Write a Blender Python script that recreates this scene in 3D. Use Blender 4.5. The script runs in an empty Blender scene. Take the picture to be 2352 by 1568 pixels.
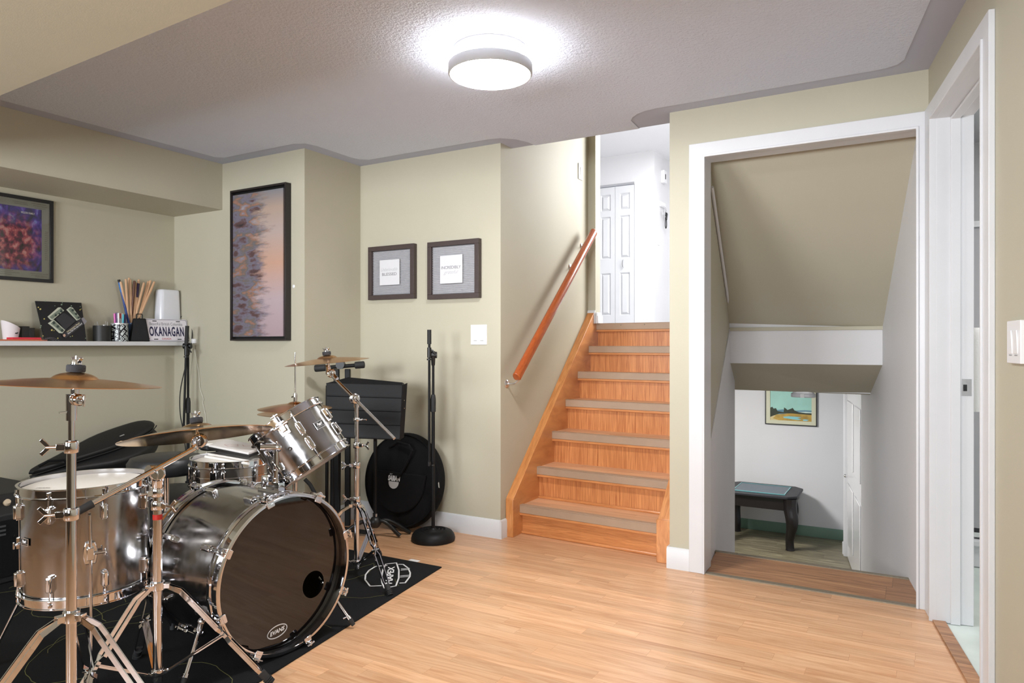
import bpy, math, random
from mathutils import Matrix, Vector
R=math.radians
scene=bpy.context.scene
COL=scene.collection
# ---------------------------------------------------------------- camera
FPX=1612.0; CX=1176.0; CY=792.0
CAM=Vector((0,0,1.155)); YAW=R(29.8)
cam=bpy.data.cameras.new('camera'); camo=bpy.data.objects.new('camera',cam); COL.objects.link(camo)
camo.location=CAM; camo.rotation_euler=(R(90),0,YAW)
cam.sensor_width=36.0; cam.lens=36.0*FPX/2352.0; cam.shift_y=(CY-784.0)/2352.0
cam.clip_start=0.02; cam.clip_end=100
scene.camera=camo
scene.view_settings.view_transform='Standard'; scene.view_settings.look='None'
scene.view_settings.gamma=1.0; scene.view_settings.use_curve_mapping=False
scene.view_settings.exposure=0.84
# ---------------------------------------------------------------- world + lights
w=bpy.data.worlds.new('world'); scene.world=w; w.use_nodes=True
w.node_tree.nodes['Background'].inputs[0].default_value=(0.75,0.85,1,1)
w.node_tree.nodes['Background'].inputs[1].default_value=0.6
def area(name,loc,target,sx,sy,power,col=(1,1,1),spread=180):
    l=bpy.data.lights.new(name,'AREA'); l.shape='RECTANGLE'; l.size=sx; l.size_y=sy; l.energy=power; l.color=col
    l.spread=R(spread)
    o=bpy.data.objects.new(name,l); COL.objects.link(o); o.location=loc
    o.rotation_euler=(Vector(target)-Vector(loc)).to_track_quat('-Z','Y').to_euler()
    return o
# daylight entering through the two windows of the wall behind the camera
area('daylight_window_left',(-2.9,-1.98,1.5),(-2.7,2.6,2.25),1.3,.85,36,(0.92,0.96,1.0),115)
area('daylight_window_right',(-0.55,-1.98,1.5),(-1.3,2.6,2.25),1.2,.85,36,(0.92,0.96,1.0),115)
# hall upstairs, lower room, bathroom: their own lamps, and an added fill for the stair wall
area('hall_daylight',(0.2,6.9,3.0),(-2.6,6.0,2.3),1.6,1.3,66,(1,.995,.985))
area('stair_wall_fill',(-0.75,6.7,3.0),(-2.14,4.15,1.9),1.0,.9,19,(1,1,1),120)  # added fill that brightens the stair wall; the hall has no such window
area('hall_lamp',(-2.3,8.0,3.74),(-2.3,8.0,1.3),0.7,0.7,36,(1,1,1))
area('lower_room_lamp',(-2.3,7.3,0.78),(-1.7,7.8,-1.0),0.5,0.5,50,(1,0.98,0.96))
area('bathroom_lamp',(1.35,3.5,2.25),(1.2,3.6,0),0.5,0.5,15,(1,0.99,0.96))
# ---------------------------------------------------------------- picture geometry helpers (ray through a pixel to a real plane)
FV=Vector((-math.sin(YAW),math.cos(YAW),0)); RV=Vector((math.cos(YAW),math.sin(YAW),0)); UV=Vector((0,0,1))
def ray(px,py): return FV+RV*((px-CX)/FPX)+UV*((CY-py)/FPX)
def at(px,py,t): return CAM+ray(px,py)*t
def proj(p):
    q=Vector(p)-CAM; t=q.dot(FV); return CX+FPX*q.dot(RV)/t, CY-FPX*q.z/t
def onplane(p0,n,px,py):
    d=ray(px,py); n=Vector(n); return CAM+d*((Vector(p0)-CAM).dot(n)/d.dot(n))
def onx(x,px,py): return onplane((x,0,0),(1,0,0),px,py)
def ony(y,px,py): return onplane((0,y,0),(0,1,0),px,py)
def onz(z,px,py): return onplane((0,0,z),(0,0,1),px,py)
def cb(r,f,u=0): return RV*r+FV*f+UV*u      # camera-basis vector (right, forward, up)
# ---------------------------------------------------------------- mesh builder
def frame(o,z,xh=(1,0,0)):
    z=Vector(z).normalized(); x=Vector(xh); x=x-z*x.dot(z)
    if x.length<1e-4: x=Vector((0,1,0)); x=x-z*x.dot(z)
    x.normalize(); y=z.cross(x)
    M=Matrix((x,y,z)).transposed().to_4x4(); M.translation=Vector(o); return M
class MB:
    def __init__(s,M=None): s.v=[]; s.f=[]; s.mi=[]; s.sm=[]; s.M=M or Matrix(); s.m=0
    def add(s,vs,fs,smooth=False):
        b=len(s.v); s.v+= [s.M@Vector(p) for p in vs]
        for f in fs: s.f.append([b+i for i in f]); s.mi.append(s.m); s.sm.append(smooth)
        return s
    def box(s,c,d,rz=0,rx=0,ry=0):
        x,y,z=d[0]/2,d[1]/2,d[2]/2
        Q=Matrix.Translation(c)@Matrix.Rotation(rz,4,'Z')@Matrix.Rotation(ry,4,'Y')@Matrix.Rotation(rx,4,'X')
        vs=[Q@Vector((a*x,b*y,e*z)) for e in (-1,1) for a,b in ((-1,-1),(1,-1),(1,1),(-1,1))]
        return s.add(vs,[(3,2,1,0),(4,5,6,7),(0,1,5,4),(1,2,6,5),(2,3,7,6),(3,0,4,7)])
    def bb(s,a,b):   # box from corner to corner
        return s.box([(a[i]+b[i])/2 for i in range(3)],[abs(b[i]-a[i]) for i in range(3)])
    def bar(s,p,q,w,h,up=(0,0,1)):   # rectangular bar between two points
        p=Vector(p); q=Vector(q); d=(q-p); L=d.length; F=frame((p+q)/2,d,Vector(up).cross(d) if Vector(up).cross(d).length>1e-4 else (1,0,0))
        x,y,z=w/2,h/2,L/2
        vs=[F@Vector((a*x,b*y,e*z)) for e in (-1,1) for a,b in ((-1,-1),(1,-1),(1,1),(-1,1))]
        return s.add(vs,[(3,2,1,0),(4,5,6,7),(0,1,5,4),(1,2,6,5),(2,3,7,6),(3,0,4,7)])
    def tube(s,p,q,r,r2=None,n=16,cap=True):
        return s.path([p,q],[r,r if r2 is None else r2],n,cap)
    def path(s,pts,r,n=10,cap=True,closed=False):
        pts=[Vector(p) for p in pts]; k=len(pts)
        rs=r if isinstance(r,(list,tuple)) else [r]*k
        vs=[]; prev=None
        for i,p in enumerate(pts):
            if closed: d=(pts[(i+1)%k]-pts[i-1])
            elif i==0: d=pts[1]-p
            elif i==k-1: d=p-pts[i-1]
            else: d=(pts[i+1]-p).normalized()+(p-pts[i-1]).normalized()
            d=d.normalized()
            if prev is None:
                a=Vector((0,0,1)) if abs(d.z)<.9 else Vector((1,0,0)); x=a-d*a.dot(d)
            else: x=prev-d*prev.dot(d)
            x.normalize(); prev=x; y=d.cross(x)
            for j in range(n):
                t=2*math.pi*j/n; vs.append(p+(x*math.cos(t)+y*math.sin(t))*rs[i])
        fs=[]
        for i in range(k if closed else k-1):
            a=i*n; b=((i+1)%k)*n
            for j in range(n): fs.append((a+j,a+(j+1)%n,b+(j+1)%n,b+j))
        s.add(vs,fs,True)
        if cap and not closed:
            s.add(vs[:n],[tuple(range(n))[::-1]]); s.add(vs[-n:],[tuple(range(n))])
        return s
    def lathe(s,prof,M=None,n=48,closed=False,a0=0,a1=2*math.pi):
        M=M or Matrix(); full=abs(a1-a0-2*math.pi)<1e-6; k=n if full else n+1; vs=[]
        for (r,z) in prof:
            for j in range(k):
                t=a0+(a1-a0)*j/n; vs.append(M@Vector((r*math.cos(t),r*math.sin(t),z)))
        fs=[]; P=len(prof)
        for i in range(P if closed else P-1):
            i2=(i+1)%P
            for j in range(n):
                j2=(j+1)%k; fs.append((i*k+j,i*k+j2,i2*k+j2,i2*k+j))
        return s.add(vs,fs,True)
    def disc(s,r,M,n=48,z=0):
        return s.add([M@Vector((r*math.cos(2*math.pi*j/n),r*math.sin(2*math.pi*j/n),z)) for j in range(n)],[tuple(range(n))])
    def prism(s,pts,h,M=None,z0=0):  # polygon in xy extruded to h along z of M
        M=M or Matrix(); n=len(pts)
        vs=[M@Vector((p[0],p[1],z0)) for p in pts]+[M@Vector((p[0],p[1],z0+h)) for p in pts]
        return s.add(vs,[tuple(range(n))[::-1],tuple(range(n,2*n))]+[(i,(i+1)%n,n+(i+1)%n,n+i) for i in range(n)])
    def quad(s,*ps): return s.add(ps,[tuple(range(len(ps)))])
    def sphere(s,c,r,n=16,sc=(1,1,1),M=None):
        M=M or Matrix(); vs=[];m=n//2
        for i in range(m+1):
            a=math.pi*i/m
            for j in range(n):
                b=2*math.pi*j/n; vs.append(M@(Vector(c)+Vector((r*sc[0]*math.sin(a)*math.cos(b),r*sc[1]*math.sin(a)*math.sin(b),r*sc[2]*math.cos(a)))))
        return s.add(vs,[(i*n+j,(i+1)*n+j,(i+1)*n+(j+1)%n,i*n+(j+1)%n) for i in range(m) for j in range(n)],True)
    def strip(s,pts,w,M,h=.0012,closed=False):   # flat line of width w along 2D points of M
        P=[Vector((p[0],p[1])) for p in pts]; k=len(P)
        for i in range(k if closed else k-1):
            a=P[i]; b=P[(i+1)%k]; d=(b-a)
            if d.length<1e-6: continue
            d.normalize(); n=Vector((-d.y,d.x))*w/2; e=d*w*.35; a2=a-e; b2=b+e
            s.prism([a2-n,b2-n,b2+n,a2+n],h,M)
        return s
    def text(s,body,M,w=None,h=None,size=1,bold=0,shear=0,ext=0.0006,z=0,space=1.0):
        c=bpy.data.curves.new('t','FONT'); c.body=body; c.size=1; c.offset=bold; c.shear=shear; c.extrude=0; c.space_character=space; c.resolution_u=3
        o=bpy.data.objects.new('t',c); COL.objects.link(o)
        me=bpy.data.meshes.new_from_object(o.evaluated_get(bpy.context.evaluated_depsgraph_get()))
        if len(me.vertices):
            xs=[v.co.x for v in me.vertices]; ys=[v.co.y for v in me.vertices]
            x0,x1,y0,y1=min(xs),max(xs),min(ys),max(ys)
            sx=(w/(x1-x0)) if w else size; sy=(h/(y1-y0)) if h else sx
            if w is None and h: sx=sy
            vs=[M@Vector(((v.co.x-(x0+x1)/2)*sx,(v.co.y-(y0+y1)/2)*sy,z+ext)) for v in me.vertices]
            s.add(vs,[tuple(p.vertices) for p in me.polygons])
        bpy.data.objects.remove(o); bpy.data.curves.remove(c); bpy.data.meshes.remove(me)
        return s
def wm(o):
    M=o.matrix_basis.copy(); p=o.parent
    while p: M=p.matrix_basis@M; p=p.parent
    return M
def obj(name,mb,mat,parent=None,label=None,bevel=0,seg=2,ang=40,sub=0):
    if parent is None: inv=Matrix()
    else: inv=wm(parent).inverted()
    me=bpy.data.meshes.new(name); me.from_pydata([inv@v for v in mb.v],[],mb.f)
    mats=mat if isinstance(mat,(list,tuple)) else [mat]
    for m in mats: me.materials.append(m)
    me.polygons.foreach_set('material_index',mb.mi); me.polygons.foreach_set('use_smooth',[True]*len(mb.f))
    me.update(); me.set_sharp_from_angle(angle=R(ang))
    o=bpy.data.objects.new(name,me); COL.objects.link(o)
    if parent: o.parent=parent
    if label: o['label']=label
    if bevel:
        b=o.modifiers.new('bevel','BEVEL'); b.width=bevel; b.segments=seg; b.limit_method='ANGLE'; b.angle_limit=R(40)
        b.harden_normals=False
    if sub:
        b=o.modifiers.new('sub','SUBSURF'); b.levels=sub; b.render_levels=sub
    return o
def thing(name,label,cat,loc,rz=0,group=None):
    o=bpy.data.objects.new(name,None); COL.objects.link(o); o.location=loc; o.rotation_euler=(0,0,rz); o.empty_display_size=.05
    o['label']=label; o['category']=cat
    if group: o['group']=group
    return o
def tag(o,label,cat,group=None):
    o['label']=label; o['category']=cat
    if group: o['group']=group
    return o
def struct(name,mb,mat,**k):
    o=obj(name,mb,mat,**k)
    if not k.get('parent'): o['kind']='structure'
    return o
def part_copy(o,parent):
    c=o.copy(); COL.objects.link(c); c.parent=parent; return c
def dup(root,loc,rz=0,label=None,rot=None):
    r=root.copy(); COL.objects.link(r); r.location=loc; r.rotation_euler=rot if rot else (0,0,rz)
    if label: r['label']=label
    for ch in list(root.children):
        c=part_copy(ch,r)
        for g in list(ch.children): part_copy(g,c)
    return r
def origin_to(o,p):   # move an unparented mesh object's origin to p
    p=Vector(p); o.data.transform(Matrix.Translation(-p)); o.location=p; return o
# ---------------------------------------------------------------- materials
def srgb(r,g,b):
    f=lambda c:(c/255/12.92) if c/255<=.04045 else ((c/255+.055)/1.055)**2.4
    return (f(r),f(g),f(b),1)
def nm(name):
    m=bpy.data.materials.new(name); m.use_nodes=True; nt=m.node_tree; return m,nt,nt.nodes['Principled BSDF']
def N(nt,t,**k):
    n=nt.nodes.new(t)
    for a,b in k.items(): setattr(n,a,b)
    return n
def mat(name,col,rough=.5,metal=0,bump=0,bscale=200,var=0,vscale=8,spec=None,ior=None,coat=0,emit=0,stretch=(1,1,1),aniso=0,rvar=0,coords='Object'):
    m,nt,b=nm(name); L=nt.links.new
    c=col if len(col)==4 else (*col,1)
    b.inputs['Base Color'].default_value=c; b.inputs['Roughness'].default_value=rough; b.inputs['Metallic'].default_value=metal
    if spec is not None: b.inputs['Specular IOR Level'].default_value=spec
    if ior: b.inputs['IOR'].default_value=ior
    if coat: b.inputs['Coat Weight'].default_value=coat; b.inputs['Coat Roughness'].default_value=.08
    if emit: b.inputs['Emission Color'].default_value=c; b.inputs['Emission Strength'].default_value=emit
    if aniso: b.inputs['Anisotropic'].default_value=aniso
    if bump or var or rvar:
        tc=N(nt,'ShaderNodeTexCoord'); mp=N(nt,'ShaderNodeMapping'); mp.inputs['Scale'].default_value=stretch
        L(tc.outputs[coords],mp.inputs[0])
        if bump:
            n=N(nt,'ShaderNodeTexNoise'); n.inputs['Scale'].default_value=bscale; n.inputs['Detail'].default_value=4; L(mp.outputs[0],n.inputs[0])
            bp=N(nt,'ShaderNodeBump'); bp.inputs['Strength'].default_value=bump; bp.inputs['Distance'].default_value=.002
            L(n.outputs[0],bp.inputs['Height']); L(bp.outputs[0],b.inputs['Normal'])
        if var:
            n=N(nt,'ShaderNodeTexNoise'); n.inputs['Scale'].default_value=vscale; n.inputs['Detail'].default_value=5; L(mp.outputs[0],n.inputs[0])
            r=N(nt,'ShaderNodeMapRange'); r.inputs[1].default_value=.3; r.inputs[2].default_value=.7; r.inputs[3].default_value=1-var; r.inputs[4].default_value=1+var; L(n.outputs[0],r.inputs[0])
            x=N(nt,'ShaderNodeMix',data_type='RGBA',blend_type='MULTIPLY'); x.inputs[0].default_value=1; x.inputs[6].default_value=c
            L(r.outputs[0],x.inputs[7]); L(x.outputs[2],b.inputs['Base Color'])
        if rvar:
            n=N(nt,'ShaderNodeTexNoise'); n.inputs['Scale'].default_value=vscale*2; n.inputs['Detail'].default_value=6; L(mp.outputs[0],n.inputs[0])
            r=N(nt,'ShaderNodeMapRange'); r.inputs[1].default_value=.35; r.inputs[2].default_value=.65; r.inputs[3].default_value=max(.02,rough-rvar); r.inputs[4].default_value=rough+rvar; L(n.outputs[0],r.inputs[0]); L(r.outputs[0],b.inputs['Roughness'])
    return m
def ramp(nt,stops):
    r=N(nt,'ShaderNodeValToRGB'); e=r.color_ramp.elements
    e[0].position,e[0].color=stops[0]; e[1].position,e[1].color=stops[-1]
    for p,c in stops[1:-1]:
        x=e.new(p); x.color=c
    return r
def planks(name,c1,c2,c3,pw,pl,rough,rot=0,grain=1.0,spec=.5,groove=(.25,.15,.08,1),gw=.0012,axis='X'):
    m,nt,b=nm(name); L=nt.links.new
    tc=N(nt,'ShaderNodeTexCoord'); mp=N(nt,'ShaderNodeMapping'); mp.inputs['Rotation'].default_value=(0,0,rot); L(tc.outputs['Object'],mp.inputs[0])
    sp=N(nt,'ShaderNodeSeparateXYZ'); L(mp.outputs[0],sp.inputs[0])
    dv=N(nt,'ShaderNodeMath',operation='DIVIDE'); dv.inputs[1].default_value=pw; L(sp.outputs[1],dv.inputs[0])
    fl=N(nt,'ShaderNodeMath',operation='FLOOR'); L(dv.outputs[0],fl.inputs[0])
    wn=N(nt,'ShaderNodeTexWhiteNoise',noise_dimensions='1D'); L(fl.outputs[0],wn.inputs['W'])
    ma=N(nt,'ShaderNodeMath',operation='MULTIPLY_ADD'); ma.inputs[1].default_value=pl*3.7; L(wn.outputs['Value'],ma.inputs[0]); L(sp.outputs[0],ma.inputs[2])
    cx_=N(nt,'ShaderNodeCombineXYZ'); L(ma.outputs[0],cx_.inputs[0]); L(sp.outputs[1],cx_.inputs[1]); L(sp.outputs[2],cx_.inputs[2])
    br=N(nt,'ShaderNodeTexBrick',offset=0,offset_frequency=1,squash=1.0); L(cx_.outputs[0],br.inputs[0])
    br.inputs['Scale'].default_value=1; br.inputs['Brick Width'].default_value=pl; br.inputs['Row Height'].default_value=pw
    br.inputs['Mortar Size'].default_value=gw; br.inputs['Mortar Smooth'].default_value=.1; br.inputs['Bias'].default_value=0
    br.inputs['Color1'].default_value=(0,0,0,1); br.inputs['Color2'].default_value=(1,1,1,1); br.inputs['Mortar'].default_value=(.5,.5,.5,1)
    # grain stretched along the plank, shifted per plank
    sc=N(nt,'ShaderNodeMapping'); sc.inputs['Scale'].default_value=(1.6,22,4); L(mp.outputs[0],sc.inputs[0])
    ad=N(nt,'ShaderNodeVectorMath',operation='MULTIPLY_ADD'); ad.inputs[1].default_value=(13,29,7); L(br.outputs['Color'],ad.inputs[0]); L(sc.outputs[0],ad.inputs[2])
    n1=N(nt,'ShaderNodeTexNoise'); n1.inputs['Scale'].default_value=1.2; n1.inputs['Detail'].default_value=6; n1.inputs['Roughness'].default_value=.62; n1.inputs['Distortion'].default_value=1.6; L(ad.outputs[0],n1.inputs[0])
    rp=ramp(nt,[(.30,c2),(.48,c1),(.66,c3)]); L(n1.outputs[0],rp.inputs[0])
    mr=N(nt,'ShaderNodeMapRange'); mr.inputs[3].default_value=.86; mr.inputs[4].default_value=1.08; L(br.outputs['Color'],mr.inputs[0])
    mx=N(nt,'ShaderNodeMix',data_type='RGBA',blend_type='MULTIPLY'); mx.inputs[0].default_value=1; L(rp.outputs[0],mx.inputs[6]); L(mr.outputs[0],mx.inputs[7])
    mg=N(nt,'ShaderNodeMix',data_type='RGBA'); L(br.outputs['Fac'],mg.inputs[0]); L(mx.outputs[2],mg.inputs[6])
    dk=N(nt,'ShaderNodeMix',data_type='RGBA',blend_type='MULTIPLY'); dk.inputs[0].default_value=.38; L(mx.outputs[2],dk.inputs[6]); dk.inputs[7].default_value=groove
    L(dk.outputs[2],mg.inputs[7]); L(mg.outputs[2],b.inputs['Base Color'])
    b.inputs['Roughness'].default_value=rough; b.inputs['Specular IOR Level'].default_value=spec
    return m
def oak(name,c1,c2,rough=.35,sc=(30,30,2.0),scale=3.0,contrast=(.42,.58),coat=.3):
    m,nt,b=nm(name); L=nt.links.new
    tc=N(nt,'ShaderNodeTexCoord'); mp=N(nt,'ShaderNodeMapping'); mp.inputs['Scale'].default_value=sc; L(tc.outputs['Object'],mp.inputs[0])
    n1=N(nt,'ShaderNodeTexNoise'); n1.inputs['Scale'].default_value=scale; n1.inputs['Detail'].default_value=5; n1.inputs['Distortion'].default_value=.8; L(mp.outputs[0],n1.inputs[0])
    rp=ramp(nt,[(contrast[0],c2),(contrast[1],c1)]); L(n1.outputs[0],rp.inputs[0]); L(rp.outputs[0],b.inputs['Base Color'])
    b.inputs['Roughness'].default_value=rough; b.inputs['Coat Weight'].default_value=coat; b.inputs['Coat Roughness'].default_value=.2
    return m
M={}
M['khaki']=mat('khaki_paint',srgb(186,181,162),.55,bump=.12,bscale=260,var=.015,vscale=3,spec=.35)
M['rear']=mat('rear_wall_dimming',srgb(84,76,66),.6)  # dimness put into the unseen rear wall's colour, for darker chrome reflections
M['white_paint']=mat('white_trim_paint',srgb(214,215,218),.38,bump=.05,bscale=60,var=.02,vscale=5)
M['white_wall']=mat('white_wall_paint',srgb(218,218,220),.6,bump=.12,bscale=260,var=.015,vscale=3)
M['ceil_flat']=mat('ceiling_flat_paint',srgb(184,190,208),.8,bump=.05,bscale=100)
def stipple():
    m,nt,b=nm('ceiling_stipple'); L=nt.links.new
    b.inputs['Base Color'].default_value=srgb(229,236,252); b.inputs['Roughness'].default_value=.85
    tc=N(nt,'ShaderNodeTexCoord')
    n=N(nt,'ShaderNodeTexNoise'); n.inputs['Scale'].default_value=74; n.inputs['Detail'].default_value=6; n.inputs['Roughness'].default_value=.65; n.inputs['Distortion'].default_value=.0; L(tc.outputs['Object'],n.inputs[0])
    rp=ramp(nt,[(.32,(0,0,0,1)),(.80,(1,1,1,1))]); L(n.outputs[0],rp.inputs[0])
    bp=N(nt,'ShaderNodeBump'); bp.inputs['Strength'].default_value=.8; bp.inputs['Distance'].default_value=.009
    L(rp.outputs[0],bp.inputs['Height']); L(bp.outputs[0],b.inputs['Normal']); return m
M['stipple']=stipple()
M['stipple_white']=mat('white_stipple',srgb(226,226,228),.85,bump=.9,bscale=60)
M['floor']=planks('maple_laminate',srgb(210,162,122),srgb(192,138,98),srgb(222,180,142),.066,.62,.30,groove=srgb(190,140,95),gw=.0007)
M['brown_vinyl']=planks('brown_vinyl_plank',srgb(164,118,84),srgb(120,82,58),srgb(190,144,104),.2,1.3,.4,groove=srgb(70,45,30))
M['grey_plank']=planks('weathered_vinyl_plank',srgb(118,110,88),srgb(76,68,50),srgb(156,148,120),.13,1.1,.35,groove=srgb(70,62,50))
M['tread']=planks('tread_laminate',srgb(222,174,134),srgb(204,150,110),srgb(232,190,152),.066,.55,.35,groove=srgb(150,100,70),gw=.0006)
M['oak']=oak('oak_riser',srgb(218,150,94),srgb(178,108,62),.32,(42,42,1.6),3.0,(.33,.66))
M['oak_skirt']=oak('oak_skirt',srgb(216,150,90),srgb(184,116,62),.32,(30,2.0,6),2.2,(.30,.72))
M['oak_x']=oak('oak_lengthwise',srgb(214,146,90),srgb(186,118,68),.32,(1.6,44,44),3.0,(.3,.7))
M['rail']=oak('varnished_rail',srgb(178,88,38),srgb(158,72,28),.22,(30,3,8),3,(.3,.7),.6)
M['taupe']=mat('taupe_vinyl',srgb(168,143,121),.4,bump=.05,bscale=90,var=.04,vscale=12)
M['grey_strip']=mat('grey_metal_strip',srgb(140,130,112),.38,.3)
M['chrome']=mat('chrome',(.66,.66,.69),.06,1)
M['chrome_dull']=mat('satin_chrome',(.75,.75,.77),.2,1,rvar=.08,vscale=6)
M['hall_floor']=mat('neutral_bounce_grey',srgb(206,206,208),.4,var=.04,vscale=6)  # invented grey for the unseen hall floor, keeps its bounced light neutral
M['steel']=mat('brushed_steel_shell',(.40,.39,.39),.17,1,rvar=.06,vscale=10,aniso=.4,bump=.03,bscale=40,stretch=(1,1,1))
M['bronze']=mat('cymbal_bronze',srgb(208,160,108),.26,1)
M['bronze_shiny']=mat('cymbal_bronze_polished',srgb(212,176,124),.15,1)
M['black_plastic']=mat('black_plastic',(.008,.008,.009),.4)
M['black_metal']=mat('black_powder_coat',(.007,.007,.008),.5,bump=.05,bscale=300,spec=.25)
M['black_rubber']=mat('black_rubber',(.016,.016,.017),.7)
M['black_cloth']=mat('black_nylon',(.006,.006,.007),.85,spec=.2,bump=.5,bscale=420)
M['felt']=mat('dark_felt',(.03,.03,.035),.95,bump=.6,bscale=500)
M['white_plastic']=mat('white_plastic',srgb(232,232,234),.3)
M['head_white']=mat('coated_drum_head',srgb(228,222,214),.5,bump=.1,bscale=500)
M['head_black']=mat('black_drum_head',(.004,.003,.003),.035,ior=1.62)
M['silver']=mat('silver_paint',(.62,.62,.63),.35,.6)
M['print_white']=mat('white_print',srgb(220,220,222),.6)
M['dark_frame']=mat('dark_brown_frame',srgb(66,54,52),.45,bump=.15,bscale=120,stretch=(1,1,6),var=.12,vscale=30)
# ================================================================ THE ROOM
H=2.36; XW=-4.51; YA=3.1; XN=-3.24; YB=3.6; XS=-2.14; YD=3.567; SZ=2.055; UF=1.316; LF=-1.2; UC=3.79
xe=lambda y:.626-.16*y+.0  # line of the skewed right wall
b=MB().prism([(-4.63,-1.92),(xe(-1.92)+.02,-1.92),(xe(3.567)+.02,3.567),(-1.1,3.567),(-1.1,3.85),(-2.2,3.85),(-2.2,3.65),(-4.63,3.65)],.12,z0=-.12)
struct('floor',b,M['floor'])
b=MB().prism([(-4.63,-1.92),(XW,-1.92),(XW,YA),(-4.63,YA)],H)
struct('wall_left',b,M['khaki'])
b=MB().prism([(-4.63,YA),(XN,YA),(XN,3.72),(-4.63,3.72)],H+.1); struct('wall_back_alcove',b,M['khaki'])
b=MB().prism([(XN-.02,YB),(XS,YB),(XS,4.985),(XS-.12,4.985),(XS-.12,3.72),(XN-.02,3.72)],UC); struct('wall_back',b,M['khaki'])
b=MB().prism([(XS-.01,4.895),(-2.08,4.895),(-2.08,4.985),(XS-.01,4.985)],UC-UF,z0=UF); struct('wall_stair_left_end',b,M['khaki'])
# wall between the two flights, pier and header of the stair doorway
b=MB().prism([(-1.10,YD),(-.935,YD),(-.935,3.69),(-1.157,5.33),(-1.30,5.33)],5.0,z0=-1.2)
struct('wall_back_right',b,M['khaki'])
b=MB().bb((-.9351,YD,2.115),(.2,3.69,H+.2)); b.bb((.025,YD,-.0),(.2,3.69,2.12))
struct('wall_back_header',b,M['khaki'])
b=MB().bb((-2.3,3.60,H+.01),(-1.0,3.73,UC)); struct('wall_stair_header',b,M['khaki'])
# right wall with the bathroom doorway
n=math.hypot(1,.16); ed=Vector((.16,-1,0))/n; en=Vector((1,.16,0))/n
E0=Vector((xe(3.42),3.42,0)); ME=Matrix(((ed.x,en.x,0,E0.x),(ed.y,en.y,0,E0.y),(0,0,1,0),(0,0,0,1)))
OW=.78; OT=.137
b=MB(ME); b.bb((-.15,0,0),(-.015,OT,H)); b.bb((OW+.015,0,0),(5.4,OT,H)); b.bb((-.02,0,2.115),(OW+.02,OT,H))
struct('wall_right',b,M['khaki'])
# rear wall (behind the camera) with two window openings
b=MB()
for x0,x1,z0,z1 in [(-4.63,-3.65,0,H),(-2.15,-1.25,0,H),(.15,1.25,0,H),(-3.65,-2.15,0,.95),(-1.25,.15,0,.95),(-3.65,-2.15,2.0,H),(-1.25,.15,2.0,H)]:
    b.bb((x0,-1.92,z0),(x1,-1.8,z1))
struct('wall_rear',b,M['rear'])
for i,(x0,x1) in enumerate([(-3.65,-2.15),(-1.25,.15)]):
    b=MB()
    for a,c in [((x0,.95),(x1,1.0)),((x0,1.95),(x1,2.0)),((x0,1.0),(x0+.05,1.95)),((x1-.05,1.0),(x1,1.95)),(((x0+x1)/2-.02,1.0),((x0+x1)/2+.02,1.95))]:
        b.bb((a[0],-1.88,a[1]),(c[0],-1.83,c[1]))
    struct('window_%d'%(i+1),b,M['white_paint'])
# soffit along the left wall and dropped bulkhead over the near side
b=MB().bb((XW,-1.92,SZ),(-4.0,YA,H)); struct('trim_1',b,M['khaki'])
b=MB().prism([(-4.0,-1.9),(1.1,-1.9),(.44,1.15),(-1.54,1.228),(-2.86,1.28),(-4.0,1.325)],H-SZ,z0=SZ); struct('trim_2',b,M['khaki'])
# ceiling: smooth slab and the stippled field inside a smooth painted border
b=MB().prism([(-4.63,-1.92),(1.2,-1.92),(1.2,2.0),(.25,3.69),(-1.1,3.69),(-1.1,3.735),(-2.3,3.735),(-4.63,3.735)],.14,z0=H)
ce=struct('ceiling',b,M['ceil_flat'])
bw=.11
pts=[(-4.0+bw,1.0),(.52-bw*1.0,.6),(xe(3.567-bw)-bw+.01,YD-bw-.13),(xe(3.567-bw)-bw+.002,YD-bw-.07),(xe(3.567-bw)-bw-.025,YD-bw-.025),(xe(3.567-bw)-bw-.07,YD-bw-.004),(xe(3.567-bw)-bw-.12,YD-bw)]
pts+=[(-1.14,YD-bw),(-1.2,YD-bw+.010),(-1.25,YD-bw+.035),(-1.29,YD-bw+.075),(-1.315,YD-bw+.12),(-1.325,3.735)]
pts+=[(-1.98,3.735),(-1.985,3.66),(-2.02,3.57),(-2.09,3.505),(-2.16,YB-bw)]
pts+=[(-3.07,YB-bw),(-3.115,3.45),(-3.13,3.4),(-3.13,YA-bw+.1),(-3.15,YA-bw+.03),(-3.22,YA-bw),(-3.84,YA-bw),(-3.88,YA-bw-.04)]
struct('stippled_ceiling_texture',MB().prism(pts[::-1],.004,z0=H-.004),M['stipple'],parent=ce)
# window-board shelf on the left wall
b=MB().bb((XW,-1.8,1.150),(-4.335,YA,1.178)); tag(obj('wall_shelf',b,M['white_paint'],bevel=.003),'long white board shelf along the left wall under the soffit','shelf')
# baseboards
def bboard(name,p,q,h=.11,t=.013,z=0,m='white_paint'):
    p=Vector((*p,0)); q=Vector((*q,0)); d=(q-p).normalized(); nrm=Vector((d.y,-d.x,0))
    F=Matrix((d,nrm,Vector((0,0,1)))).transposed().to_4x4(); F.translation=(p.x,p.y,z)
    L=(q-p).length
    b=MB(F); b.add([(0,0,0),(L,0,0),(L,t,0),(0,t,0),(0,0,h),(L,0,h),(L,t*.45,h),(0,t*.45,h),(0,t,h-.012),(L,t,h-.012)],
        [(0,3,2,1),(4,5,6,7),(0,1,5,4),(3,8,9,2),(8,7,6,9),(1,2,9,6,5),(0,4,7,8,3)])
    return struct(name,b,M[m])
bboard('baseboard_back',(XN,YB),(XS,YB))
bboard('baseboard_nook',(XN,YA),(XN,YB))
bboard('baseboard_stair_corner',(XS,YB-.013),(XS,YB+.06))
bboard('baseboard_left',(XW,-1.8),(XW,YA))
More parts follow.
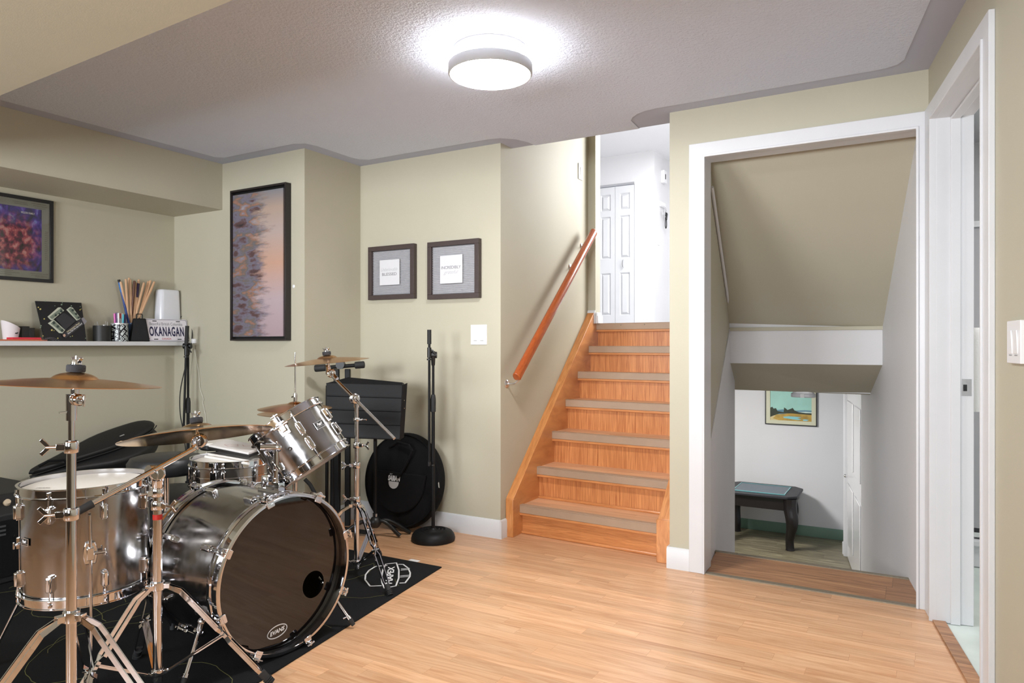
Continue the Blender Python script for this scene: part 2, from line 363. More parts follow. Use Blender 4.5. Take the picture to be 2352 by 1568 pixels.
bboard('baseboard_alcove',(XW,YA),(XN,YA))
bboard('baseboard_pier',(-1.113,YD),(-.995,YD))
b=MB().bb((-1.113,YD,0),(-1.10,YD+.07,.11)); struct('baseboard_pier_return',b,M['white_paint'])
# casing helpers: moulded board with a bead on the inner edge
def casing(bm,x0,x1,z0,z1,inner,th=.017,M0=None):
    bm.bb((x0,-th,z0),(x1,0.0,z1))
# stair doorway: casing + jamb (local frame: x to the right, y into the wall)
MD=Matrix.Translation((0,YD,0))
def ucase(bm,F,xo0,xo1,zo,xi0,xi1,zi,ya,yb):   # one-piece U shaped board: outer and inner outline in x,z, from depth ya to yb
    Q=F@Matrix(((1,0,0,0),(0,0,1,ya),(0,1,0,0),(0,0,0,1))); bm.M=Q
    bm.prism([(xo0,0),(xo0,zo),(xo1,zo),(xo1,0),(xi1,0),(xi1,zi),(xi0,zi),(xi0,0)],yb-ya); bm.M=Matrix()
b=MB()
ucase(b,MD,-.995,.055,2.175,-.926,.019,2.113,-.017,0)
ucase(b,MD,-.9262,.0192,2.1132,-.915,.008,2.102,-.022,.012)
ucase(b,MD,-.936,.030,2.116,-.9198,.0122,2.106,.0005,.13)
struct('trim_3',b,M['white_paint'],bevel=.002)
# bathroom doorway: casing, jamb, stop, strike plate
b=MB(ME)
ucase(b,ME,-.128,OW+.078,2.175,-.012,OW+.012,2.112,-.018,0)
ucase(b,ME,-.0122,OW+.0122,2.1122,0,OW,2.10,-.024,.010)
ucase(b,ME,-.02,OW+.02,2.118,.0003,OW-.0003,2.0997,.0005,OT)
ucase(b,ME,0,OW,2.0999,.011,OW-.011,2.089,.052,.088)
d=struct('trim_4',b,M['white_paint'],bevel=.0025)
b=MB(ME).bb((0,.093,.945),(.0016,.128,1.015)); sp=struct('strike_plate',b,M['chrome_dull'],parent=d)
b=MB(ME).bb((.0016,.098,.965),(.0025,.112,.992)); struct('latch_hole',b,M['black_plastic'],parent=sp)
# floor edge strips in both doorways
b=MB().bb((-.915,YD-.012,0),(.008,YD+.022,.005)); 
for i in range(6): b.lathe([(0,.0062),(.003,.006),(.004,.005)],Matrix.Translation((-.82+.16*i,YD+.004,0)),8)
tag(obj('threshold_strip',b,M['grey_strip']),'grey metal threshold strip between the maple floor and the brown landing','threshold')
b=MB(ME).bb((0,-.012,0),(OW,.035,.008)); tag(obj('threshold_strip',b,M['brown_vinyl']),'dark wooden threshold strip in the bathroom doorway','threshold')
# bathroom beyond
b=MB().prism([(xe(5.1)+.022,5.1),(1.9,5.1),(1.9,2.0),(xe(2.0)+.022,2.0)][::-1],.1,z0=-.101)
tile=mat('pale_aqua_marbled_vinyl',srgb(205,215,210),.35,var=.10,vscale=5)
struct('floor_bathroom',b,tile)
b=MB(); b.bb((.0,5.1,0),(1.9,5.2,H+.1)); b.bb((1.9,1.6,0),(2.0,5.2,H+.1)); b.bb((.5,1.9,0),(2.0,2.0,H+.1)); struct('wall_bathroom',b,M['white_wall'])
b=MB().prism([(xe(5.2)+.14,5.2),(2.0,5.2),(2.0,1.9),(xe(1.9)+.14,1.9)][::-1],.1,z0=H); struct('ceiling_bathroom',b,M['white_wall'])
# ---------------------------------------------------------------- up-stairs flight
nose=[(3.74,.178),(3.963,.377),(4.18,.579),(4.388,.777),(4.59,.963),(4.786,1.145),(4.93,1.316)]
XL,XR=-2.09,-1.17
def sk(x): return -(x-XL)*.055      # the flight sits slightly askew
st=thing('staircase','oak staircase with seven steps going up from the maple floor','staircase',(-1.63,3.74,0))
zp=0.0
for i,(y,z) in enumerate(nose):
    xr=XR-.02*i
    r=MB(); yb=y+.035
    r.add([(XL,yb+sk(XL),zp),(xr,yb+sk(xr),zp),(xr,yb+.018+sk(xr),zp),(XL,yb+.018+sk(XL),zp),
           (XL,yb+sk(XL),z-.03),(xr,yb+sk(xr),z-.03),(xr,yb+.018+sk(xr),z-.03),(XL,yb+.018+sk(XL),z-.03)],
           [(0,3,2,1),(4,5,6,7),(0,1,5,4),(1,2,6,5),(2,3,7,6),(3,0,4,7)])
    obj('riser',r,M['oak'] if i else M['oak_x'],st)
    y2=nose[i+1][0]+.05 if i<6 else y+.16
    t=MB()
    def slab(bm,ya,yb2,z0,z1):
        bm.add([(XL,ya+sk(XL),z0),(xr,ya+sk(xr),z0),(xr,yb2+sk(xr),z0),(XL,yb2+sk(XL),z0),(XL,ya+sk(XL),z1),(xr,ya+sk(xr),z1),(xr,yb2+sk(xr),z1),(XL,yb2+sk(XL),z1)],
           [(0,3,2,1),(4,5,6,7),(0,1,5,4),(1,2,6,5),(2,3,7,6),(3,0,4,7)])
    slab(t,y+.012,y2,z-.03,z-.002)
    tr=obj('tread',t,M['tread'],st)
    nsg=MB(); slab(nsg,y,y+.035,z-.046,z+.002); slab(nsg,y-.002,y+.038,z-.001,z+.003)
    obj('nosing_cover',nsg,M['taupe'],tr,bevel=.002)
    e=MB(); slab(e,y+.002,y+.034,z-.062,z-.046); obj('nosing_moulding',e,M['oak_x'],tr,bevel=.003)
    if i<2:
        q=MB(); slab(q,yb-.016,yb,zp,zp+.018); obj('cove_moulding',q,M['oak_x'],st,bevel=.006)
    if i==6:
        for px in (1427,1482): 
            s=MB(); p=onplane((0,y-.003+.0,z),(0,1,0),px,748); s.lathe([(0,.003),(.004,.0015),(.005,0)],frame((p.x,y-.002+sk(p.x),z-.012),(0,-1,0)),10); obj('screw',s,M['chrome_dull'],tr)
    zp=z-.004
# skirt boards (stringers) with square foot posts
def skirt(name,x0,x1,ya,za,dy=0,lab=None,yend=4.99):
    s=MB(); sl=(1.316-.178)/(4.93-3.74)
    z_at=lambda y:za+sl*(y-ya)
    prof=[(ya,0),(ya,za),(yend,z_at(yend)),(yend,z_at(yend)-.45),(ya+.35,0)]
    F=Matrix(((0,0,1,x0),(1,0,0,0),(0,1,0,0),(0,0,0,1)))
    s.prism([(p[0],p[1]) for p in prof],x1-x0,F)
    obj(name,s,M['oak_skirt'],st,bevel=.002)
pl=onx(XS+.02,1170,1168)
skirt('skirt_board',XS,XL+.003,3.665,.232)
skirt('skirt_board',-1.182,-1.115,3.63,.232)
obj('foot_post',MB().bb((-1.19,3.622,.0),(-1.112,3.68,.228)),M['oak_skirt'],st,bevel=.003); obj('foot_post',MB().bb((XS+.002,3.655,0),(XL+.004,3.70,.228)),M['oak_skirt'],st,bevel=.003)
# handrail
rb=onx(-2.055,1186,866); rt=onx(-2.055,1364,532)
hr=thing('handrail','reddish brown wooden handrail on brackets along the green stair wall','handrail',rb)
d=(rt-rb).normalized(); F=frame(rb-d*.0,d,(1,0,0)); L=(rt-rb).length
prof=[(-.019,-.026),(.019,-.026),(.024,-.012),(.024,.006),(.017,.022),(.006,.029),(-.006,.029),(-.017,.022),(-.024,.006),(-.024,-.012)]
if F.col[1][2]<0: prof=[(p[0],-p[1]) for p in prof]
obj('rail',MB().prism(prof,L,F),M['rail'],hr,bevel=.004)
for f in (.03,.80,.97):
    p=rb+d*L*f; b=MB(); w0=Vector((XS,p.y,p.z-.075))
    b.lathe([(0,.008),(.016,.007),(.024,.003),(.026,0)],frame(w0,(1,0,0)),20)
    b.path([w0+Vector((.006,0,0)),w0+Vector((.05,0,.004)),w0+Vector((.078,0,.02)),p+Vector((0,0,-.03))],.006,10)
    b.box(p+Vector((0,0,-.03)),(.02,.06,.004),rx=math.atan2(d.z,d.y))
    obj('bracket',b,M['chrome_dull'],hr)
# ---------------------------------------------------------------- down-stairs well
b=MB().prism([(-.934,YD),(.011,YD),(.011,3.69),(.02,3.98),(-.96,3.98),(-.934,3.69)],.06,z0=-.0601); struct('floor_landing',b,M['brown_vinyl'])
b=MB().bb((-.968,3.965,-.045),(.01,3.995,.003)); 
for i in range(6): b.lathe([(0,.0045),(.003,.004),(.004,.003)],Matrix.Translation((-.86+.16*i,3.98,0)),8)
tag(obj('stair_nosing',b,M['grey_strip']),'grey metal nosing strip on the far edge of the brown landing','nosing')
sd=thing('staircase','brown vinyl staircase going down from the landing to the lower room','staircase',(-.5,4.0,-.2))
for i in range(1,7):
    z=-1.2*i/7; y=3.98+.215*(i-1); sh=-.15*(y-3.98)
    wl=lambda q:-.935-(q-3.69)*(.222/1.64)+.012; wr=lambda q:xe(q)-.016
    step=lambda ya,yb_,z0_,h_: MB().prism([(wl(ya),ya),(wr(ya),ya),(wr(yb_),yb_),(wl(yb_),yb_)],h_,z0=z0_)
    obj('tread',step(y+.001,y+.215,z-.04,.04),M['brown_vinyl'],sd)
    obj('riser',step(y+.001,y+.013,z,.125),M['brown_vinyl'],sd)
obj('riser',step(3.98+.215*6,3.98+.215*6+.012,-1.2,.13),M['brown_vinyl'],sd)
# white lining of the left side below the khaki, following the flight
lx=lambda y:-.935-(y-3.69)*(.222/1.64)
def lw(px,py):     # point of the well's left wall through a pixel
    n=Vector((1.64,.222,0)).normalized(); return onplane((-.935,3.69,0),n,px,py)
P=[lw(1631,1005),lw(1675,752),lw(1679,765)]
zl=[(3.69,P[0].z-(P[0].y-3.69)*0),(P[1].y,P[1].z)]
b=MB()
off=Vector((1.64,.222,0)).normalized()*.006
poly=[Vector((lx(3.69),3.69,-1.2)),Vector((lx(3.69),3.69,P[0].z-.06)),P[1],Vector((lx(5.33),5.33,P[1].z+.02)),Vector((lx(5.33),5.33,-1.2))]
A=[p+off for p in poly]; n5=len(A)
b.add(poly+A,[tuple(range(n5)),tuple(range(n5,2*n5))[::-1]]+[(i,n5+i,n5+(i+1)%n5,(i+1)%n5) for i in range(n5)])
struct('wall_well_left',b,M['white_wall'])
b=MB().prism([(lx(5.33)+.004,5.325),(lx(5.33)+.004,5.335),(-1.5,5.335),(-1.5,5.32)],2.2,z0=-1.2)
b.bb((-4.6,5.32,-1.2),(-1.3,5.45,.81)); struct('wall_lower_near',b,M['white_wall'])
# right side of the well
b=MB().prism([(xe(3.69)-.012,3.69),(xe(3.69)+.12,3.69),(xe(6.17)+.15,6.2),(xe(6.17),6.17)],UF+1.2+.9,z0=-1.2)
struct('wall_well_right',b,M['white_wall'])
# sloping ceilings of the well
yl,yr=5.0,4.94; zb=1.262
def slope(name,a,c,th,m):
    al,ar=a; cl,cr=c
    up=Vector((0,0,th)); v=[Vector(al),Vector(ar),Vector(cr),Vector(cl)]
    b=MB().add(v+[p+up for p in v],[(0,1,2,3),(7,6,5,4),(0,4,5,1),(1,5,6,2),(2,6,7,3),(3,7,4,0)]); return struct(name,b,M[m])
slope('ceiling_well',((-.95,3.69,2.19),(.06,3.69,2.19)),((-1.12,yl,zb),(-.10,yr,zb)),.08,'khaki')
b=MB().bb((-1.16,4.94,1.03),(-.12,5.06,zb+.05)); band=struct('trim_5',b,M['white_wall'])
b=MB().bb((-1.13,4.925,zb-.012),(-.14,4.945,zb+.012)); struct('trim_6',b,M['khaki'],bevel=.002)
slope('ceiling_well_lower',((-1.13,4.97,1.03),(-.13,4.94,1.03)),((-1.2,5.5,.815),(-.24,5.6,.80)),.08,'khaki')
# thin white bead where slope meets the left wall
p0=lw(1631,430); p1=lw(1678,752)
b=MB().tube(p0+Vector((.01,0,0)),p1+Vector((.01,0,0)),.009,n=8); struct('trim_7',b,M['white_wall'])
# lower room
b=MB().bb((-4.6,5.2,-1.3),(.6,9.5,-1.2)); struct('floor_lower',b,M['grey_plank'])
b=MB().bb((-4.6,5.55,.81),(.6,9.5,.95)); struct('ceiling_lower',b,M['white_wall'])
b=MB().bb((-4.6,9.33,-1.2),(.6,9.45,.9)); struct('wall_lower_back',b,M['white_wall'])
b=MB().bb((-4.7,5.3,-1.2),(-4.6,9.45,.9)); struct('wall_lower_left',b,M['white_wall'])
b=MB().prism([(-.36,6.19),(-.375,7.22),(-.60,8.66),(-.66,8.72),(.6,8.72),(.6,6.19)],2.02,z0=-1.2); struct('wall_lower_right',b,M['white_wall'])
b=MB().bb((-.685,8.64,-1.2),(-.60,8.73,.80)); b.bb((-.675,8.62,-1.2),(-.62,8.66,.80)); b.bb((-.70,8.70,-1.2),(-.68,8.735,-1.06)); struct('trim_8',b,M['white_paint'],bevel=.004)
gl=mat('glossy_white_door',srgb(225,225,227),.15)
DF=Matrix.Translation((-.385,7.22,0))@Matrix.Rotation(math.atan2(.23,1.4),4,'Z')
b=MB(DF); b.bb((-.03,0,-1.19),(.01,1.41,.78))
for z0,z1 in ((-1.0,-.35),(-.15,.55)):
    for y0,y1 in ((.1,.6),(.75,1.3)): b.bb((-.042,y0,z0),(-.03,y1,z1))
dd=struct('door_1',b,gl,bevel=.006)
b=MB(DF).sphere((-.06,1.25,-.27),.018); obj('door_knob',b,M['chrome_dull'],dd)
green=mat('green_baseboard_paint',srgb(108,140,122),.5,var=.04)
M['green']=green
bboard('baseboard_lower',(-4.6,9.33),(-.55,9.33),h=.125,z=-1.2,m='green')
# ---------------------------------------------------------------- upper hall
b=MB().bb((-6,4.96,UF-.05),(1.2,11,UF-.001)); struct('floor_hall',b,M['hall_floor'])
b=MB().bb((-6,3.7,UC),(1.4,11,UC+.1)); struct('ceiling_hall',b,M['stipple_white'])
b=MB().bb((-6,4.985,UF),(-2.3,5.08,UC)); b.bb((-1.38,5.0,UF),(1.3,5.08,UC)); struct('wall_hall_near',b,M['white_wall'])
b=MB(); cxr=-3.05
b.bb((-6,9.2,UF),(-5.2,9.3,UC)); b.bb((-5.2,9.2,3.39),(cxr-.28,9.3,UC)); b.bb((cxr-.28,9.2,UF),(cxr,9.3,UC)); b.bb((cxr-.1,9.3,UF),(cxr,10.05,UC))
struct('wall_hall_closet',b,M['white_wall'])
b=MB(); b.bb((cxr-.1,10.9,UF),(1.3,11,UC)); b.bb((cxr-.02,9.98,UF),(cxr+.35,10.1,UC)); struct('wall_hall_back',b,M['white_wall'])
b=MB(); b.bb((-6.1,4.9,UF),(-6,11,UC)); b.bb((1.2,5.0,UF),(1.3,11,UC)); struct('wall_hall_left',b,M['white_wall'])
bboard('baseboard_hall_closet',(cxr-.28,9.2),(cxr,9.2),h=.09,z=UF)
bboard('baseboard_hall',(cxr,9.2),(cxr,10.0),h=.09,z=UF)
bboard('baseboard_stair_top',(XS,4.895),(-2.08,4.895),h=.10,z=UF)
b=MB()
b.bb((-2.08,4.895,UF),(-2.066,4.985,UF+.085)); b.bb((-2.08,4.89,UF+.0),(-2.058,4.99,UF+.06)); struct('baseboard_stair_top_side',b,M['white_paint'],bevel=.004)
# bifold closet door
leafs=[(-3.98,-3.66),(-3.655,-3.335)]
d0=Vector((-3.335,9.19,UF))
for k,(x0,x1) in enumerate([(-4.185,-3.90),(-3.895,-3.617),(-3.612,-3.335)]):
    b=MB(); b.bb((x0,9.228,UF+.02),(x1,9.245,3.36)); q_=(x0+.065,x1-.065)
    for a_,c_ in (((x0,UF+.02),(q_[0],3.36)),((q_[1],UF+.02),(x1,3.36)),((q_[0],UF+.02),(q_[1],1.57)),((q_[0],2.16),(q_[1],2.36)),((q_[0],2.95),(q_[1],3.03)),((q_[0],3.26),(q_[1],3.36))): b.bb((a_[0],9.205,a_[1]),(c_[0],9.228,c_[1]))
    m=(x0+x1)/2
    for pz0,pz1 in ((1.57,2.16),(2.36,2.95),(3.03,3.26)):
        for q0,q1 in ((x0+.065,x1-.065),):
            # raised panel: recessed groove frame and pyramid field
            z0,z1=pz0,pz1; y=9.205
            b.add([(q0,y,z0),(q1,y,z0),(q1,y,z1),(q0,y,z1),(q0+.015,y+.02,z0+.015),(q1-.015,y+.02,z0+.015),(q1-.015,y+.02,z1-.015),(q0+.015,y+.02,z1-.015),
                   (q0+.04,y-.004,z0+.04),(q1-.04,y-.004,z0+.04),(q1-.04,y-.004,z1-.04),(q0+.04,y-.004,z1-.04)],
                  [(0,1,5,4),(1,2,6,5),(2,3,7,6),(3,0,4,7),(4,5,9,8),(5,6,10,9),(6,7,11,10),(7,4,8,11),(8,9,10,11)])
    dr=struct('door_%d'%(k+2),b,M['white_paint'])
    if k==2:
        p=ony(9.19,1431,605)
        h=MB().path([p+Vector((0,.012,.05)),p+Vector((0,-.015,.045)),p+Vector((0,-.02,0)),p+Vector((0,-.015,-.045)),p+Vector((0,.012,-.05))],.006,8)
        obj('door_handle',h,M['chrome'],dr)
b=MB().bb((-5.2,9.19,3.365),(cxr-.28,9.24,3.395)); struct('trim_9',b,M['chrome_dull'])
# ================================================================ CEILING LAMP
fc=at(1127,120,2.87); fc=Vector((-1.497,2.436,H))
cl=thing('ceiling_light','round flush white ceiling light with a grey rim, lit','lamp',fc)
T=Matrix.Translation(fc)
em=mat('lit_diffuser',(1,1,1),.5,emit=70); em2=mat('lit_gap',(1,1,1),.5,emit=21)
obj('base_plate',MB().lathe([(0,-.038),(.148,-.038),(.15,-.036),(.15,-.002),(0,-.002)],T,64),M['white_plastic'],cl)
obj('light_gap',MB().lathe([(0,-.066),(.142,-.066),(.142,-.038),(0,-.038)],T,64),em2,cl)
ring=mat('grey_lamp_rim',srgb(190,190,192),.5)
obj('rim',MB().lathe([(.150,-.066),(.170,-.066),(.171,-.068),(.171,-.104),(.168,-.108),(.164,-.108),(.164,-.070),(.150,-.070)],T,64,closed=True),ring,cl)
obj('diffuser',MB().lathe([(0,-.110),(.10,-.1095),(.155,-.106),(.1635,-.100),(.1635,-.072),(0,-.072)],T,64),em,cl)
# ================================================================ THE DRUM KIT
def rodl(bm,p,q,r,n=10): bm.tube(p,q,r,n=n)
def drum(name,label,cat,c,axis,r,depth,lugs,hoop='flange',a0=0,top_mat='head_white',bot_mat='head_white',xh=(1,0,0),lug=(.020,.046,.020),group=None,base=None,hh=.018):
    root=thing(name,label,cat,base or c); F=frame(c,axis,xh); h=depth/2
    obj('shell',MB().lathe([(r,-h),(r,h),(r-.006,h),(r-.006,-h)],F,72,closed=True),M['steel'],root)
    for s,nm_ in ((1,'top_hoop'),(-1,'bottom_hoop')):
        if hoop=='flange': pr=[(r+.003,h-.016),(r+.013,h-.016),(r+.015,h-.014),(r+.015,h-.012),(r+.007,h-.010),(r+.007,h+hh-.004),(r+.012,h+hh-.002),(r+.012,h+hh),(r+.003,h+hh)]
        else: pr=[(r+.003,h-.018),(r+.012,h-.018),(r+.014,h-.014),(r+.014,h+.002),(r+.009,h+.006),(r+.009,h+.024),(r+.014,h+.028),(r+.014,h+.044),(r+.010,h+.047),(r+.001,h+.047),(r+.001,h+.043),(r+.006,h+.041),(r+.003,h+.02)]
        obj(nm_,MB().lathe([(a,b*s) for a,b in pr],F,96,closed=True),M['chrome'],root)
    if top_mat: obj('batter_head',MB().lathe([(0,h+.004),(r-.012,h+.004),(r-.002,h),(r+.004,h-.006)],F,64),M[top_mat],root)
    if bot_mat: obj('bottom_head',MB().lathe([(0,-h-.004),(r-.012,-h-.004),(r-.002,-h),(r+.004,-h+.006)],F,64),M[bot_mat],root)
    ang=[a0+2*math.pi*k/lugs for k in range(lugs)]
    first=None
    for k,a in enumerate(ang):
        for s in (1,-1):
            if first is None:
                d=Vector((1,0,0)); L=MB(F)
                w,l,dd=lug; zc=h-.045-l/2
                L.prism([(r-.002,-w/2),(r+dd*.75,-w/2),(r+dd,-w*.28),(r+dd,w*.28),(r+dd*.75,w/2),(r-.002,w/2)],l,z0=zc-l/2)
                L.prism([(r-.002,-w*.36),(r+dd*.6,-w*.30),(r+dd*.6,w*.30),(r-.002,w*.36)],l+.012,z0=zc-l/2-.006)
                lo=obj('lug',L,M['chrome'],root,bevel=.0018)
                if hoop=='flange':
                    T=MB(F).tube((r+.0105,0,zc+l/2-.002),(r+.0105,0,h+.002),.0026,n=8); T.tube((r+.0105,0,h+.000),(r+.0105,0,h+.009),.0048,n=6); T.lathe([(0,-.012),(.0062,-.012),(.0062,-.008),(0,-.008)],Matrix.Translation((r+.0105,0,h)),12)
                    to=obj('tension_rod',T,M['chrome'],lo)
                else:
                    T=MB(F).tube((r+.020,0,zc+l/2-.002),(r+.020,0,h+.016),.0028,n=8)
                    T.prism([(-.006,-.017),(.027,-.012),(.031,-.006),(.031,.006),(.027,.012),(-.006,.017)],.006,Matrix.Translation((r+.002,0,0)),z0=h+.047)
                    T.box((r+.0205,0,h+.032),(.008,.028,.036)); T.box((r+.021,0,h+.008),(.013,.012,.020)); T.tube((r+.021,0,h+.050),(r+.021,0,h+.064),.006,n=8); T.tube((r+.021,-.016,h+.062),(r+.021,.016,h+.062),.004,n=8)
                    T.box((r-.001,0,h+.0515),(.014,.030,.004))
                    to=obj('claw',T,M['chrome'],lo,bevel=.0015)
                first=(lo,to)
                base_b=lo.matrix_basis.copy()
                if a!=0 or s!=1:
                    pass
                continue_first=True
            lo,to=first
            l2=lo if (k==0 and s==1) else part_copy(lo,root)
            Rm=Matrix.Rotation(a,4,'Z')
            if s==-1: Rm=Rm@Matrix.Rotation(math.pi,4,'X')
            rootM=wm(root)
            l2.matrix_basis=rootM.inverted()@F@Rm@F.inverted()@rootM
            if not (k==0 and s==1):
                t2=part_copy(to,l2); t2.matrix_basis=Matrix()
    return root,F
def surf(F,r,a,z): return F@Vector((r*math.cos(a),r*math.sin(a),z))
def fr_surf(F,r,a,z):   # frame on the shell: z outward, y along axis, x around
    o=surf(F,r,a,z); out=(F.to_3x3()@Vector((math.cos(a),math.sin(a),0))); ax=F.to_3x3()@Vector((0,0,1))
    x=ax.cross(out).normalized(); Q=Matrix((x,ax,out)).transposed().to_4x4(); Q.translation=o; return Q
def seek(F,r,px,py):   # angle and height of the visible point of a drum shell nearest to a direction of view
    best=None
    for i in range(180):
        a=2*math.pi*i/180; out=F.to_3x3()@Vector((math.cos(a),math.sin(a),0))
        for k in range(-20,21):
            p=F@Vector((r*math.cos(a),r*math.sin(a),k*.01))
            if out.dot(CAM-p)<=0: continue
            x,y=proj(p); d=(x-px)**2+(y-py)**2
            if best is None or d<best[0]: best=(d,a,k*.01)
    return best[1],best[2]
def ang_to(F,p):        # angle around the drum at which direction towards point p is
    q=F.inverted()@Vector(p); return math.atan2(q.y,q.x)
RH=.002   # rug height
# rug
rug_w=[Vector(p) for p in [(-2.125,2.978,0),(-1.85,.98,0),(-3.86,.86,0),(-4.08,2.96,0)]]
cloth=mat('black_carpet',(.006,.006,.007),.9,bump=.6,bscale=380,spec=.2)
b=MB(); b.prism([(p.x,p.y) for p in rug_w],.006)
rug=tag(obj('drum_rug',b,cloth,bevel=.002),'black rug with a white printed badge lying under the drum kit','rug')
rug['label']='black drum rug with a white MAPEX badge print under the drums'
# badge on the rug
bl=onz(.0065,838,1322); br_=onz(.0065,943,1318); bc=(bl+br_)/2; bx=(br_-bl).normalized()
RF=frame(bc,(0,0,1),bx); Lb=(br_-bl).length; W=.0075
g=MB(RF); s=Lb/2; hgt=(onz(.0065,905,1290)-onz(.0065,900,1348)).length/2
def arc(cx,cy,rx,ry,a,b_,n=12): return [(cx+rx*math.cos(R(a+(b_-a)*i/n)),cy+ry*math.sin(R(a+(b_-a)*i/n))) for i in range(n+1)]
g.strip([(-s*.12,hgt*.78)]+[(-s*.62,hgt*.74)]+[(-s*.88,hgt*.42),(-s*.98,hgt*.08),(-s*.94,-hgt*.32),(-s*.66,-hgt*.80),(-s*.2,-hgt*.80)],W,RF.inverted()@RF)
g.strip([(-s*.18,hgt*.9),(-s*.26,hgt*.45),(-s*.26,-hgt*.1),(-s*.18,-hgt*.6),(-s*.04,-hgt*.98),(s*.42,-hgt*.86),(s*.50,-hgt*.3),(s*.46,hgt*.35),(s*.30,hgt*.98),(-s*.18,hgt*.9)],W,Matrix())
g.strip([(s*.42,hgt*.84),(s*.62,hgt*.82),(s*.86,hgt*.5),(s*.98,hgt*.1),(s*.98,-hgt*.2),(s*.80,-hgt*.66),(s*.58,-hgt*.66)],W,Matrix())
for y in (.34,.44,-.22,-.12): g.strip([(s*.56,hgt*y),(s*.93,hgt*(y+.03))],W*.6,Matrix())
g.text('MAPEX',Matrix.Rotation(R(90),4,'Z')@Matrix.Translation((0,-s*.10,0)),w=hgt*1.35,h=s*.30,bold=.03,ext=.0)
obj('badge_print',g,M['print_white'],rug)
def curve_pts(seed,n=9,amp=.12):
    random.seed(seed); x=random.uniform(-3.6,-2.1); y=random.uniform(1.0,2.8); a=random.uniform(0,6.3); P=[]
    for i in range(n*3):
        P.append((x,y)); a+=random.uniform(-.25,.45); x+=.035*math.cos(a); y+=.035*math.sin(a)
    return P
yl_=mat('faded_yellow_print',srgb(96,96,52),.8)
g=MB()
for sd_ in range(26):
    P=[p for p in curve_pts(sd_) if -3.8<p[0]<-2.17+.1375*(2.978-p[1]) and 1.02<p[1]<2.85]
    if len(P)>3: g.strip(P,.0022,Matrix.Translation((0,0,.0063)),h=.0005)
obj('scroll_print',g,yl_,rug)
b=MB().bb((-2.35,2.985,.001),(-2.29,3.012,.003)); obj('sewn_tag',b,M['print_white'],rug)
# ---- bass drum
bf=at(664,1323,2.61); ax=Vector((1,-.085,0)).normalized(); bdep=.385
bcn=bf-ax*(bdep/2+.047); bcn.z=.305
bass,BF=drum('bass_drum','large steel bass drum with a black front head lying on the rug','drum',bcn,ax,.281,bdep,8,'wood',R(17),None,None,xh=ax.cross(Vector((0,0,1)))*-1,lug=(.024,.05,.02),base=Vector((bcn.x,bcn.y,.008)))
# which way is up in BF
upa=ang_to(BF,bcn+Vector((0,0,1))); righta=ang_to(BF,bcn+ax.cross(Vector((0,0,1)))*-1)
h=bdep/2
# front head with a round port hole (polar grid around the hole)
hd=onplane(bf,ax,735,1346); q=BF.inverted()@hd; hx,hy=q.x,q.y; rh=.052; ro=.276; nseg=72
pc=[];zz=h+.008
vi=[];
for j in range(nseg):
    a=2*math.pi*j/nseg; dx,dy=math.cos(a),math.sin(a)
    B_=hx*dx+hy*dy; Cc=hx*hx+hy*hy-ro*ro; t=-B_+math.sqrt(B_*B_-Cc)
    vi.append(((hx+rh*dx,hy+rh*dy,zz),(hx+(rh+(t-rh)*.5)*dx,hy+(rh+(t-rh)*.5)*dy,zz),(hx+t*dx,hy+t*dy,zz)))
hb=MB(BF); vs=[v for tr in vi for v in tr]
hb.add(vs,[(3*j+k,3*((j+1)%nseg)+k,3*((j+1)%nseg)+k+1,3*j+k+1) for j in range(nseg) for k in (0,1)])
hb.lathe([(ro,zz),(.285,h+.0)],None,72)
fh=obj('front_head',hb,M['head_black'],bass,label='glossy black front head with a round port hole')
# EVANS logo
ec=onplane(bf,ax,652,1455); q=BF.inverted()@ec
lr=(ax.cross(Vector((0,0,1)))*-1); 
EF=Matrix((lr,Vector((0,0,1)),lr.cross(Vector((0,0,1))))).transposed().to_4x4(); EF.translation=BF@Vector((q.x,q.y,zz+.0008))
if EF.col[2].to_3d().dot(ax)<0: EF=Matrix((-lr,Vector((0,0,1)),(-lr).cross(Vector((0,0,1))))).transposed().to_4x4(); EF.translation=BF@Vector((q.x,q.y,zz+.0008))
EF=EF@Matrix.Rotation(R(6),4,'Z')
g=MB(EF); e=[(.043*math.cos(2*math.pi*i/40),.0215*math.sin(2*math.pi*i/40)) for i in range(40)]
g.strip(e,.0036,Matrix(),closed=True,h=.0004); g.text('EVANS',Matrix.Translation((0,.001,0)),w=.066,h=.016,bold=.035,shear=.25,ext=.0004)
obj('logo_print',g,M['print_white'],fh)
rb_=MB(BF).lathe([(0,-h-.004),(.276,-h-.004),(.285,-h+.004)],None,64); obj('batter_head',rb_,mat('bass_batter_head',srgb(150,145,138),.5),bass)
b=MB(BF); pil=mat('drum_muffling_pillow',srgb(150,140,125),.9)
b=MB().sphere((0,0,0),.1,24,(1.5,2.0,.8),Matrix.Translation(bcn+ax*.02+lr*.0+Vector((0,0,-.17)))); obj('muffling_pillow',b,pil,bass)
